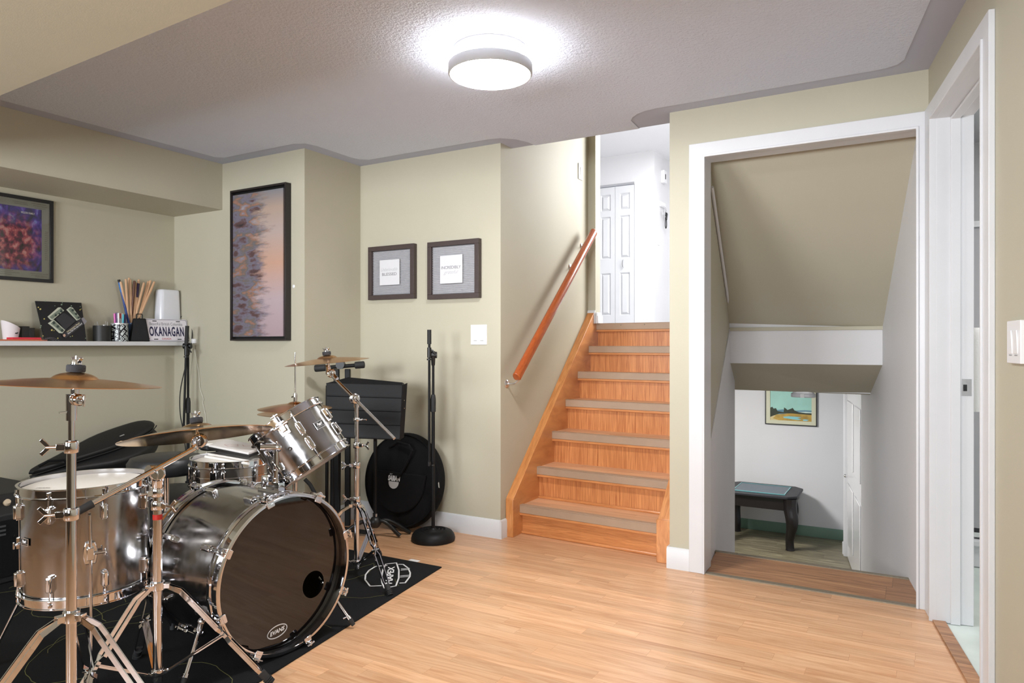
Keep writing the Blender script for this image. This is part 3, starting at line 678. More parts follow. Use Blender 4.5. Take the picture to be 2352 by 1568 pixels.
# spurs
def spur(p,q,name='spur'):
    s=MB(); s.sphere(p,.016,14); s.tube(p+(p-q).normalized()*.03,q,.0068,n=12); 
    s.tube(p+(q-p)*.08-(q-p).normalized()*.02,p+(q-p)*.08+(q-p).normalized()*.02,.012,n=14)
    m=p+(q-p)*.80; s.tube(m,m+(q-p).normalized()*.02,.010,n=12); s.tube(m,m+Vector((.0,-.028,0)),.003,n=6)
    o=obj(name,s,M['chrome'],bass); 
    obj('rubber_tip',MB().tube(q-(q-p).normalized()*.03,q,.011,.008,n=12),M['black_rubber'],o); return o
lr1=lr if (lr.dot(RV)>0) else -lr       # horizontal direction across the drum, to the picture's right
pr_=bcn+lr1*.255+Vector((0,0,-.125))+ax*.13; spur(pr_,Vector((pr_.x+.10,pr_.y+.05,.012))+ax*.02)
pl_=bcn-lr1*.262+Vector((0,0,-.125))+ax*.10; ql=at(444,1590,2.30); spur(pl_,Vector((pl_.x+.06,pl_.y-.12,.012)))
# ---- floor tom
fc_=at(201,1240,2.55); ftc=Vector((fc_.x,fc_.y,.470)); fax=Vector(cb(-.012,.0,1)).normalized()
ft,FF=drum('floor_tom','deep steel floor tom standing on three legs, nearest drum at the left','drum',ftc,fax,.202,.365,8,'flange',0,'head_white','head_white',xh=RV,lug=(.021,.045,.021),base=Vector((ftc.x,ftc.y,.008)))
def badge(root,F,r,a,z,w=.045,hh=.026,txt='Pearl',rot=0):
    Q=fr_surf(F,r+.0015,a,z)@Matrix.Rotation(rot,4,'Z'); o=obj('badge',MB(Q).box((0,0,0),(w,hh,.002)),M['chrome_dull'],root)
    obj('badge_panel',MB(Q).box((0,hh*.10,.0012),(w*.88,hh*.55,.0008)).box((0,-hh*.33,.0012),(w*.80,hh*.10,.0008)),M['black_plastic'],o)
    obj('badge_lettering',MB(Q).text(txt,Matrix.Translation((0,hh*.10,.0018)),w=w*.6,h=hh*.42,bold=.03,shear=.35,ext=.0002),M['print_white'],o)
camdir=ang_to(FF,CAM)
badge(ft,FF,.204,camdir-R(62),.02)
for k,da in enumerate((2,-112,118)):
    a=camdir+R(da); Q=fr_surf(FF,.204,a,-.02)
    s=MB(Q); s.prism([(-.016,-.036),(.016,-.036),(.021,-.01),(.021,.014),(.014,.036),(-.014,.036),(-.021,.014),(-.021,-.01)],.012,z0=0)
    s.box((0,0,.016),(.022,.042,.022)); s.tube((0.0,0,.018),(.042,0,.018),.0045,n=10); s.box((.044,0,.018),(.005,.026,.006))
    lo=obj('leg_bracket',s,M['chrome'],ft,bevel=.002)
    top=Q@Vector((0,.13,.018)); kn=Q@Vector((0,-.19,.018)); out=(Q.to_3x3()@Vector((0,0,1)))
    kn2=kn+Vector((0,0,-.02)); zf=.012
    foot=kn2+out*(.02 if k==0 else .11); foot.z=zf
    s=MB().path([top,kn,kn+Vector((0,0,-.012))+out*.002,foot],.0052,10); l=obj('leg',s,M['chrome'],ft)
    obj('rubber_foot',MB().tube(foot+Vector((0,0,.03)),foot-Vector((0,0,.004)),.009,.012,n=12),M['black_rubber'],l)
# small MISC print on the head
obj('head_print',MB(FF).text('PEARL',Matrix.Translation((-.09,-.10,.365/2+.0045)),w=.05,h=.01,bold=.02,ext=.0002),mat('grey_print',srgb(90,80,72),.6),ft)
# ---- rack tom
tc_=at(689,1017,2.88); tax=cb(-.138,.008,.2016).normalized()
_TF=frame(tc_,tax,-FV); _ta,_tz=seek(_TF,.150,678,964)
rk,TF=drum('rack_tom','small tilted steel tom mounted above the bass drum','drum',tc_,tax,.150,.205,6,'flange',_ta,'head_white','head_white',xh=-FV,lug=(.022,.046,.021))
for ch in rk.children:
    pass
_ba,_bz=seek(TF,.150,733,976); badge(rk,TF,.150,_ba,_bz,.050,.032)
# tom holder: plate on the bass, post, elbow, arm into the tom bracket
th=thing('tom_holder','chrome tom holder standing on top of the bass drum shell','tom holder',bcn+Vector((0,0,.28)))
tp=at(632,1128,2.74); topz=bcn.z+.281
pb=Vector((tp.x,tp.y,topz))
s=MB(frame(pb,(0,0,1),ax)); s.box((0,0,.004),(.15,.05,.012)); s.box((-.01,0,.022),(.10,.028,.028)); s.lathe([(0,.052),(.018,.052),(.020,.046),(.020,0),(0,0)],Matrix.Translation((-.055,0,0)),24)
for x in (-.02,.02): s.lathe([(.003,-.0145),(.005,-.0145),(.005,-.016),(.003,-.016)],Matrix.Translation((x,0,.022))@Matrix.Rotation(R(90),4,'X'),12)
s.path([(-.055,-.015,.030),(-.055,-.045,.030),(-.062,-.060,.036)],.004,8); s.path([(-.055,-.045,.030),(-.048,-.060,.024)],.004,8)
obj('mounting_plate',s,M['chrome'],th,bevel=.002)
p1=pb+ax*.03; e1=at(634,1030,2.74); p1=Vector((e1.x,e1.y,topz+.01))
s=MB().tube(p1,Vector((e1.x,e1.y,e1.z)),.0115,n=20); s.tube((e1.x,e1.y,topz+.075),(e1.x,e1.y,topz+.083),.0165,n=20); s.tube((e1.x,e1.y,topz+.0),(e1.x,e1.y,topz+.05),.016,n=20)
obj('post',s,M['chrome'],th)
s=MB(); a_=at(598,1027,2.72); b_=at(640,1027,2.74); s.tube(a_,b_,.0145,n=20); s.sphere(b_,.018,16); c_=at(636,985,2.76); d_=at(655,978,2.80); e_=at(668,975,2.84)
s.path([b_,at(637,1005,2.745),c_,d_,e_],.010,14); s.tube(at(622,985,2.75),at(648,985,2.77),.013,n=16); s.tube(at(594,1014,2.73),at(606,1014,2.72),.004,n=8)
obj('ball_arm',s,M['chrome'],th)
aB,zB=seek(TF,.150,652,984); Q=fr_surf(TF,.150,aB,zB)
s=MB(Q); s.prism([(-.018,-.028),(.018,-.028),(.021,0),(.017,.028),(-.017,.028),(-.021,0)],.008,z0=0); s.box((0,0,.014),(.022,.028,.016)); s.tube((-.03,.012,.02),(.03,.012,.02),.0045,n=8)
s.tube((0,.03,.02),(0,.062,.02),.0045,n=8); s.tube((-.014,.058,.02),(.014,.058,.02),.004,n=8)
obj('tom_bracket',s,M['chrome'],rk,bevel=.002)
_va,_vz=seek(TF,.150,667,1032); Q=fr_surf(TF,.150,_va,_vz); obj('air_vent',MB(Q).lathe([(.004,.001),(.004,.003),(.008,.003),(.008,0)],None,16),M['chrome'],rk)
# ---- snare on its stand
sc_=at(533,1053,3.36); snc=Vector((sc_.x,sc_.y,sc_.z-.065))
sn,SF=drum('snare_drum','shallow chrome snare drum with white head behind the bass drum','drum',snc,(0,0,1),.178,.12,8,'flange',R(10),'head_white','head_white',xh=RV,lug=(.018,.045,.018))
s=MB(fr_surf(SF,.178,ang_to(SF,at(448,1060,3.0)),.0)); s.box((0,0,.010),(.030,.07,.018)); s.tube((0,.03,.018),(0,.075,.028),.005,n=8); s.box((0,.07,.030),(.024,.02,.012)); obj('snare_strainer',s,M['chrome'],sn,bevel=.002)
s=MB(SF); s.lathe([(.1788,-.004),(.1805,-.002),(.1805,.002),(.1788,.004)],None,64); obj('shell_bead',s,M['chrome'],sn)
# tripod builder
def tripod(root,bx,by,hz,lz,Rf,az,w=.0125,z0=.008,sp=.013,pole_r=.0155,foot=.03):
    c=MB(); c2=MB(); T=Matrix.Translation((bx,by,0))
    c.lathe([(pole_r,hz-.012),(pole_r+.007,hz-.012),(pole_r+.008,hz),(pole_r+.007,hz+.014),(pole_r,hz+.014)],T,24)
    c2.lathe([(0,lz-.012),(pole_r+.004,lz-.012),(pole_r+.006,lz),(pole_r+.004,lz+.010),(0,lz+.012)],T,24)
    for a in az:
        d=cb(math.cos(R(a)),math.sin(R(a))); o=Vector((bx,by,0))
        c.bar(o+d*.012+Vector((0,0,hz)),o+d*(pole_r+.022)+Vector((0,0,hz)),.020,.016); c2.bar(o+d*.008+Vector((0,0,lz)),o+d*(pole_r+.016)+Vector((0,0,lz)),.016,.012)
    obj('leg_collar',c,M['chrome'],root,bevel=.001); obj('lower_collar',c2,M['chrome'],root,bevel=.001)
    for a in az:
        d=cb(math.cos(R(a)),math.sin(R(a))); n=Vector((-d.y,d.x,0)); o=Vector((bx,by,0))
        A=o+d*(pole_r+.012)+Vector((0,0,hz)); B=o+d*(pole_r+.055)+Vector((0,0,hz-.022)); D=o+d*Rf+Vector((0,0,z0+.022))
        mid=B+(D-B)*.50; u=(D-B).normalized(); up=n.cross(u)
        l=MB()
        for sg in (1,-1):
            pts=[A+n*sg*.007,B+n*sg*sp*.9,B+u*.03+n*sg*sp,mid-u*.03+n*sg*sp,mid-u*.012+n*sg*.004,mid+u*.012+n*sg*.004,mid+u*.03+n*sg*sp,D-u*.04+n*sg*sp,D+n*sg*.003]
            for i in range(len(pts)-1): l.bar(pts[i],pts[i+1]+(pts[i+1]-pts[i]).normalized()*.002,.0035,w,up=u.cross(n))
        l.tube(mid-n*.018,mid+n*.018,.003,n=8)
        lo=obj('leg',l,M['chrome'],root)
        f=MB(); f.tube(D-u*.022,D+u*foot,.0135,.0115,n=14)
        for k in range(4): f.tube(D+u*(foot*.2+foot*.22*k),D+u*(foot*.2+foot*.22*k+.003),.0155,n=14)
        obj('rubber_foot',f,M['black_rubber'],lo)
        bp=o+d*(pole_r+.012)+Vector((0,0,lz)); br=MB().bar(bp,mid,.010,.004,up=n); br.bar(bp+n*.006,mid+n*.006,.003,.011,up=n); br.bar(bp-n*.006,mid-n*.006,.003,.011,up=n)
        obj('brace',br,M['chrome'],root)
def pole(root,x,y,segs,name='pole'):   # segs: (z0,z1,r)
    for z0,z1,r in segs: obj(name,MB().tube((x,y,z0),(x,y,z1),r,n=24),M['chrome'],root)
def clampc(root,x,y,z,r,d,wing=True,hgt=.03):
    s=MB().lathe([(r,-hgt/2),(r+.004,-hgt/2),(r+.006,-hgt/2+.003),(r+.006,hgt/2-.003),(r+.004,hgt/2),(r,hgt/2)],Matrix.Translation((x,y,z)),24)
    o=Vector((x,y,z)); s.bar(o+d*(r),o+d*(r+.022),.012,hgt*.55); s.tube(o+d*(r+.018),o+d*(r+.045),.004,n=8)
    if wing:
        q=o+d*(r+.045); n=Vector((-d.y,d.x,0)); s.bar(q-d*.006,q+n*.0+Vector((0,0,.020))+d*.012,.010,.004,up=n); s.bar(q-d*.006,q+Vector((0,0,-.018))+d*.012,.010,.004,up=n)
    obj('height_clamp',s,M['chrome'],root,bevel=.001)
def tilter(root,p,nrm,d,r=.02):       # geared joint at p with its disc facing d
    s=MB(); F=frame(p,d); s.lathe([(0,-.016),(r*.8,-.016),(r,-.012),(r,-.002),(r*.92,0),(r,.002),(r,.012),(r*.8,.016),(0,.016)],F,24); s.tube(p,p+d*.034,.0045,n=8)
    s.bar(p+d*.034+UV*.014,p+d*.034-UV*.014,.004,.010,up=d)
    s.sphere(p-d*.016,.008,12)
    return obj('tilter',s,M['chrome'],root,bevel=.001)
def cymbal(label,c,nrm,r,bell=.17,bow=.06,mat_='bronze',name='cymbal',cat='cymbal',group=None,felt=True,xh=(1,0,0),th=.0012,flip=False):
    nrm=Vector(nrm).normalized(); F=frame(c,nrm,xh); rb=r*bell; hb=rb*.48
    pr=[]
    for i in range(9):
        t=i/8; pr.append((rb*t, hb*math.sqrt(max(0,1-(t*.92)**2))))
    hB=pr[-1][1]
    pr[-1]=(rb,hB*.9)
    k0=hB*.9
    for i in range(1,15):
        t=i/14; pr.append((rb+(r-rb)*t, k0-(k0+r*bow)*(t**1.35)*1.0))
    z_edge=pr[-1][1]; pr=[(a,b-z_edge*.55) for a,b in pr]
    inner=[(a,b-th) for a,b in pr][::-1]; inner[0]=(pr[-1][0]-.001,inner[0][1])
    pr[0]=(.006,pr[0][1]); inner[-1]=(.006,inner[-1][1])
    root=thing(name,label,cat,c,group=group)
    obj('bronze_disc',MB().lathe(pr+inner,F,96,closed=True),M[mat_],root)
    zt=pr[0][1]
    if felt:
        obj('felt_washer',MB().lathe([(0,zt+.018),(.019,zt+.018),(.021,zt+.015),(.021,zt+.003),(.019,zt),(0,zt)],F,24),M['felt'],root)
        s=MB(F).tube((0,0,zt-.05),(0,0,zt+.040),.004,n=10); s.lathe([(0,zt+.032),(.008,zt+.032),(.012,zt+.028),(.013,zt+.018),(0,zt+.018)],None,16)
        for sg in (1,-1): s.bar((sg*.008,0,zt+.022),(sg*.020,0,zt+.036),.009,.005)
        obj('wing_nut',s,M['chrome'],root,bevel=.001)
    return root,F,zt
# ---- stand + crash 1 (left foreground)
c1=at(172,890,1.72); s1=at(164,1415,1.72)
st1=thing('cymbal_stand','straight chrome cymbal stand in front of the floor tom','cymbal stand',(s1.x,s1.y,.008))
x,y=s1.x,s1.y
tripod(st1,x,y,s1.z,.10,.42,(-8,112,232),pole_r=.0122)
pole(st1,x,y,[(.05,at(0,1180,1.72).z,.0118),(at(0,1180,1.72).z,at(0,1026,1.72).z,.0105),(at(0,1030,1.72).z,at(0,955,1.72).z,.0075)])
clampc(st1,x,y,at(0,1180,1.72).z,.0118,cb(-.9,-.3).normalized()); clampc(st1,x,y,at(0,1026,1.72).z,.0105,cb(-1,-.2).normalized())
tj=at(178,918,1.70); tilter(st1,tj,None,cb(.8,-.6).normalized(),.0145)
s=MB().tube((x,y,at(0,965,1.72).z),(x,y,at(0,905,1.72).z),.0125,n=16); s.tube((x,y,at(0,915,1.72).z),c1+Vector((0,0,-.004)),.007,n=12); s.tube(c1-Vector((0,0,.02)),c1-Vector((0,0,.004)),.010,n=12)
s.bar((x,y,at(0,945,1.72).z),at(136,948,1.70),.010,.004); obj('tilter_post',s,M['chrome'],st1)
cymbal('flat lying bronze crash cymbal at the left edge in front','%s'%'' or c1,cb(.038,.0,1),.205,bow=.045) if False else cymbal('bronze cymbal lying level on the straight stand at the left edge',c1+Vector((0,0,.010)),cb(.048,.038,1),.192,bow=.03,bell=.27)
# ---- boom stand with the ride cymbal (centre foreground)
s2=at(362,1345,2.30); x,y=s2.x,s2.y
st2=thing('boom_cymbal_stand','chrome boom cymbal stand between floor tom and bass drum','cymbal stand',(x,y,.008))
tripod(st2,x,y,s2.z,.085,.335,(14,128,242))
pole(st2,x,y,[(.05,at(0,1140,2.3).z,.0145),(at(0,1180,2.3).z,at(0,1105,2.3).z,.0105)])
clampc(st2,x,y,at(0,1160,2.3).z,.0145,cb(1,-.3).normalized()); clampc(st2,x,y,at(0,1130,2.3).z,.0135,cb(-.6,-.8).normalized(),False)
obj('label_sticker',MB().lathe([(.0149,at(0,1192,2.3).z),(.0149,at(0,1180,2.3).z)],Matrix.Translation((x,y,0)),24),mat('red_sticker',srgb(170,30,24),.4),st2)
jt=at(362,1087,2.28); tilter(st2,jt,None,cb(.45,-.9).normalized(),.024)
s=MB().lathe([(.010,at(0,1128,2.3).z),(.017,at(0,1118,2.3).z),(.019,at(0,1098,2.3).z),(.010,at(0,1094,2.3).z)],Matrix.Translation((x,y,0)),24); s.tube(at(340,1080,2.27),at(368,1080,2.31),.017,n=20); obj('boom_joint',s,M['chrome'],st2)
ba=at(205,1160,2.16); bb_=at(447,1029,2.335); 
o=obj('boom_arm',MB().tube(ba,bb_,.0085,n=20),M['chrome'],st2)
be=at(162,1184,2.12); obj('rubber_end',MB().tube(ba+(ba-bb_).normalized()*-.01,be,.0125,.011,n=16),M['black_rubber'],o)
t2=at(458,1012,2.345); tilter(st2,t2,None,cb(.2,-1).normalized(),.024)
c2=at(453,995,2.36); n2=cb(-.142,.160,.97).normalized()
s=MB().tube(t2,c2+n2*.0,.0065,n=12); s.tube(t2,t2+(bb_-t2)*1.0,.013,n=16); obj('tilter_post',s,M['chrome'],st2)
cymbal('big bronze ride cymbal tilted away on the boom stand over the drums',c2,n2,.241,bow=.075,bell=.22,mat_='bronze_shiny')
# ---- boom stand with crash (right)
s3=at(819,1160,3.5); x,y=s3.x,s3.y
st3=thing('boom_cymbal_stand','chrome boom cymbal stand right of the bass drum','cymbal stand',(x,y,.008))
tripod(st3,x,y,s3.z,.075,.33,(-52,82,196),w=.012,sp=.012,z0=.006)
pole(st3,x,y,[(.04,at(0,1065,3.5).z,.0135),(at(0,1180,3.5).z,at(0,925,3.5).z,.0095)])
clampc(st3,x,y,at(0,1068,3.5).z,.0135,cb(-1,-.2).normalized()); clampc(st3,x,y,at(0,1022,3.5).z,.0115,cb(1,-.3).normalized()); clampc(st3,x,y,at(0,963,3.5).z,.0095,cb(1,-.3).normalized(),False,.016); clampc(st3,x,y,s3.z+.03,.0135,cb(-1,.1).normalized())
j3=at(814,915,3.48); tilter(st3,j3,None,cb(.3,-.95).normalized(),.026)
obj('boom_joint',MB().tube((x,y,at(0,935,3.5).z),(x,y,at(0,908,3.5).z),.0135,n=20),M['chrome'],st3)
e3=at(906,1007,3.34); f3=at(766,866,3.54)
obj('boom_arm',MB().tube(f3,e3,.0075,n=18),M['chrome'],st3)
t3=at(760,857,3.55); tilter(st3,t3,None,cb(.5,-.85).normalized(),.022)
c3=at(752,829,3.52); s=MB().tube(t3,c3,.0065,n=12); s.tube(at(753,858,3.55),at(753,840,3.53),.011,n=14); s.tube(t3,t3+(e3-t3).normalized()*.05,.0125,n=16); obj('tilter_post',s,M['chrome'],st3)
cymbal('bronze cymbal on the upper end of the right boom stand by the music stand',c3,cb(-.092,-.03,1),.207,bow=.055,bell=.24)
# ---- hi-hat
hc=at(678,934,3.48); x,y=hc.x,hc.y
hh=thing('hi_hat_stand','chrome hi-hat stand with thin rod behind the tilted tom','hi-hat stand',(x,y,.008))
s=MB().tube((x,y,hc.z-.1),(x,y,at(0,809,3.48).z),.0033,n=10); obj('pull_rod',s,M['chrome'],hh)
pole(hh,x,y,[(.03,hc.z-.10,.0125)]); tripod(hh,x,y,.32,.10,.27,(40,160,280),w=.012)
s=MB().lathe([(0,.0),(.028,.0),(.030,.006),(.018,.014),(0,.016)],Matrix.Translation((x,y,hc.z-.075)),24); obj('cymbal_seat',s,M['black_plastic'],hh)
s=MB(); s.lathe([(0,.06),(.008,.06),(.010,.05),(.009,.02),(.013,.018),(.013,.010),(0,.010)],Matrix.Translation((x,y,hc.z+.008)),16); s.bar((x,y,hc.z+.055),at(670,912,3.48),.009,.006); obj('hat_clutch',s,M['chrome'],hh)
s=MB().box((x+.06,y-.0,.03),(.20,.085,.008),ry=R(-10)); s.box((x-.04,y,.012),(.03,.09,.008)); obj('pedal',s,M['chrome_dull'],hh,bevel=.003)
cymbal('dark bronze top hi-hat cymbal on the thin rod behind the tom',hc,cb(.0,-.02,1),.178,bow=.10,bell=.2,felt=False)
cy,_,_=cymbal('bottom hi-hat cymbal directly under the dark top hi-hat',hc+Vector((0,0,-.040)),cb(0,0,-1),.178,bow=.09,bell=.2,felt=False)
# snare stand
ss=thing('snare_stand','chrome basket stand carrying the snare drum','snare stand',(snc.x,snc.y,.008))
pole(ss,snc.x,snc.y,[(.05,snc.z-.14,.0125)]); tripod(ss,snc.x,snc.y,.26,.07,.24,(20,140,260),w=.012)
s=MB()
for a in (0,120,240):
    d=cb(math.cos(R(a+30)),math.sin(R(a+30))); o=Vector((snc.x,snc.y,snc.z-.14)); s.path([o,o+d*.10+Vector((0,0,.02)),o+d*.185+Vector((0,0,.058)),o+d*.198+Vector((0,0,.085))],.006,8)
obj('basket',s,M['chrome'],ss)
# ---- throne
tc2=at(382,1035,3.55); x,y=tc2.x,tc2.y; zt=.60
thn=thing('drum_throne','round black padded drum stool behind the boom stand','stool',(x,y,.008))
leather=mat('black_vinyl_seat',(.016,.016,.018),.38,bump=.1,bscale=250)
obj('seat',MB().lathe([(0,zt),(.13,zt-.002),(.165,zt-.012),(.180,zt-.035),(.178,zt-.075),(.165,zt-.090),(0,zt-.090)],Matrix.Translation((x,y,0)),64),leather,thn)
obj('post',MB().tube((x,y,.06),(x,y,zt-.09),.014,n=20).tube((x,y,.06),(x,y,.30),.018,n=20),M['chrome'],thn)
tripod(thn,x,y,.27,.08,.25,(10,130,250),pole_r=.018)
# ---- things lying on the snare
nb=[at(474,1025,3.42),at(563,1042,3.24),at(605,1036,3.30),at(600,1008,3.55),at(560,1004,3.60)]
z0=snc.z+.086
bk=thing('notebook','open white notebook in a black cover lying on the snare drum','notebook',at(540,1030,3.4))
P0=onz(z0,476,1030); P1=onz(z0,572,1050); P2=onz(z0,612,1034); P3=onz(z0,520,1016)
P1b=P1
def sheet(name,c4,z,th,m,par,lab=None):
    b=MB(); b.prism([(p.x,p.y) for p in c4],th,z0=z); return obj(name,b,m,par,lab,bevel=.0015)
paper=mat('paper_white',srgb(228,224,222),.6)
cen=(P0+P1+P2+P3)/4
sheet('cover',[P0,P1,P2,P3],z0-.002,.012,M['black_plastic'],bk)
sheet('pages',[cen+(p-cen)*.955 for p in (P0,P1,P2,P3)],z0+.010,.010,paper,bk)
# drawing lines on the page
ex=(P1-P0).normalized(); PF=frame(cen+Vector((0,0,z0+.0205-cen.z)),(0,0,1),ex); g=MB(PF); 
g.strip([(-.07,-.03),(0,-.045),(.03,-.01),(-.03,.02),(-.07,-.03)],.0015,Matrix(),h=.0003); g.strip([(.0,.03),(.05,.01),(.06,.04)],.0015,Matrix(),h=.0003)
obj('drawing',g,mat('red_ink',srgb(170,90,90),.7),bk)
s=MB(); 
pair=[(onz(z0+.0,472,1041),onz(z0+.0,566,1056)),(onz(z0,474,1035),onz(z0,570,1051))]
for k,(a,b_) in enumerate(pair):
    a=a.copy(); b_=b_.copy(); a.z=b_.z=snc.z+.0705
    o=MB().tube(a,b_+(b_-a)*.05,.0068,.0062,n=12)
    tag(origin_to(obj('drumstick',o,mat('white_drumstick',srgb(226,222,218),.4)),a),('white drumstick lying nearest on the snare head','white drumstick lying on the snare head right against the notebook')[k],'drumstick','white drumsticks on the snare')
# practice pad
pp=at(500,1013,3.78)
pd=thing('practice_pad','round white practice pad on a black stand behind the snare','practice pad',(pp.x,pp.y,.008))
obj('pad',MB().lathe([(0,pp.z),(.082,pp.z),(.086,pp.z-.004),(.086,pp.z-.012),(0,pp.z-.012)],Matrix.Translation((pp.x,pp.y,0)),40),M['head_white'],pd)
obj('pad_base',MB().lathe([(0,pp.z-.012),(.092,pp.z-.012),(.094,pp.z-.03),(.085,pp.z-.04),(0,pp.z-.04)],Matrix.Translation((pp.x,pp.y,0)),40),M['black_plastic'],pd)
obj('stand_pole',MB().tube((pp.x,pp.y,.02),(pp.x,pp.y,pp.z-.04),.010,n=14),M['black_metal'],pd)
s=MB()
for a in (30,150,270):
    d=cb(math.cos(R(a)),math.sin(R(a))); s.path([Vector((pp.x,pp.y,.2)),Vector((pp.x,pp.y,.02))+d*.2],.007,8)
obj('stand_legs',s,M['black_metal'],pd)
# bass pedal
bp_=bcn-ax*(bdep/2+.07)
pe=thing('bass_pedal','chrome bass drum pedal behind the bass drum','pedal',(bp_.x,bp_.y,.008))
F=frame((bp_.x,bp_.y,.008),(0,0,1),ax); s=MB(F); s.box((-.16,0,.045),(.27,.075,.008),ry=R(12)); obj('footboard',s,M['chrome_dull'],pe,bevel=.002)
s=MB(F); s.box((-.10,0,.006),(.36,.05,.006)); s.tube((0,-.05,.01),(0,-.05,.20),.006); s.tube((0,.05,.01),(0,.05,.20),.006); s.tube((0,-.06,.18),(0,.06,.18),.006); obj('pedal_frame',s,M['chrome'],pe)
s=MB(F).tube((0,0,.18),(.01,0,.33),.003); s.sphere((.015,0,.34),.022,14); obj('beater',s,M['felt'],pe)
# ================================================================ WALL THINGS
def picframe(root,F,w,h,fw,dep,m,inner=.0):   # F: origin at lower-left of the frame front, x right, y up, z out
    b=MB(F)
    b.bb((0,0,-dep),(w,fw,0)); b.bb((0,h-fw,-dep),(w,h,0)); b.bb((0,fw,-dep),(fw,h-fw,0)); b.bb((w-fw,fw,-dep),(w,h-fw,0))
    return obj('frame',b,m,root,bevel=.0015)
def facing(o,x,z): return frame(o,z,x)
UPY=Vector((0,-1,0))
# tall painting on the alcove wall
fy=YA-.045
a=ony(fy,528,437); c=ony(fy,656,784); w=c.x-a.x; zt=.5*(ony(fy,528,437).z+ony(fy,656,419).z); zb_=.5*(c.z+ony(fy,528,780).z); hgt=zt-zb_
pt=thing('painting','tall narrow abstract painting in a dark frame on the green wall','painting',(a.x+w/2,YA,zb_))
F=facing((a.x,fy,zb_),(1,0,0),(0,-1,0))
dk=mat('black_brown_frame',srgb(38,32,32),.4)
picframe(pt,F,w,hgt,.012,.044,dk); obj('backing',MB(F).bb((.005,.005,-.04),(w-.005,hgt-.005,-.034)),M['black_plastic'],pt)
def abstract():
    m,nt,b=nm('abstract_brushwork'); L=nt.links.new; tc=N(nt,'ShaderNodeTexCoord')
    sp=N(nt,'ShaderNodeSeparateXYZ'); L(tc.outputs['Generated'],sp.inputs[0])
    mp=N(nt,'ShaderNodeMapping'); mp.inputs['Scale'].default_value=(1.6,1,17); L(tc.outputs['Generated'],mp.inputs[0])
    n1=N(nt,'ShaderNodeTexNoise'); n1.inputs['Scale'].default_value=1.0; n1.inputs['Detail'].default_value=6; n1.inputs['Roughness'].default_value=.7; L(mp.outputs[0],n1.inputs[0])
    mp2=N(nt,'ShaderNodeMapping'); mp2.inputs['Scale'].default_value=(3.2,1,15); mp2.inputs['Location'].default_value=(3,0,9); L(tc.outputs['Generated'],mp2.inputs[0])
    n2=N(nt,'ShaderNodeTexNoise'); n2.inputs['Scale'].default_value=1.0; n2.inputs['Detail'].default_value=4; L(mp2.outputs[0],n2.inputs[0])
    dark=ramp(nt,[(.28,srgb(44,36,40)),(.40,srgb(92,66,66)),(.47,srgb(112,108,124)),(.53,srgb(104,98,96)),(.59,srgb(150,108,88)),(.64,srgb(128,124,136)),(.76,srgb(196,180,172))]); L(n2.outputs[0],dark.inputs[0])
    light=ramp(nt,[(.0,srgb(168,146,152)),(.25,srgb(178,160,166)),(.5,srgb(192,152,132)),(.72,srgb(176,158,152)),(.88,srgb(170,148,134)),(1,srgb(122,122,128))]); L(sp.outputs[2],light.inputs[0])
    # edge between strokes and field wanders with height
    ad=N(nt,'ShaderNodeMath',operation='MULTIPLY_ADD'); ad.inputs[1].default_value=1.1; L(n1.outputs[0],ad.inputs[0]); ad.inputs[2].default_value=-.02
    df=N(nt,'ShaderNodeMath',operation='SUBTRACT'); L(sp.outputs[0],df.inputs[0]); L(ad.outputs[0],df.inputs[1])
    mr=N(nt,'ShaderNodeMapRange'); mr.inputs[1].default_value=-.06; mr.inputs[2].default_value=.16; L(df.outputs[0],mr.inputs[0])
    mx=N(nt,'ShaderNodeMix',data_type='RGBA'); L(mr.outputs[0],mx.inputs[0]); L(dark.outputs[0],mx.inputs[6]); L(light.outputs[0],mx.inputs[7]); L(mx.outputs[2],b.inputs['Base Color'])
    b.inputs['Roughness'].default_value=.55; return m
obj('canvas',MB(F).bb((.014,.026,-.034),(w-.034,hgt-.030,-.012)),abstract(),pt)
b=MB(F).sphere((w+.022,.335,-.044),.011,14,(1,1,.35)); tag(origin_to(obj('wall_hook',b,M['white_plastic']),F@Vector((w+.022,.335,-.044))),'small white hook on the green wall right of the tall painting','hook')
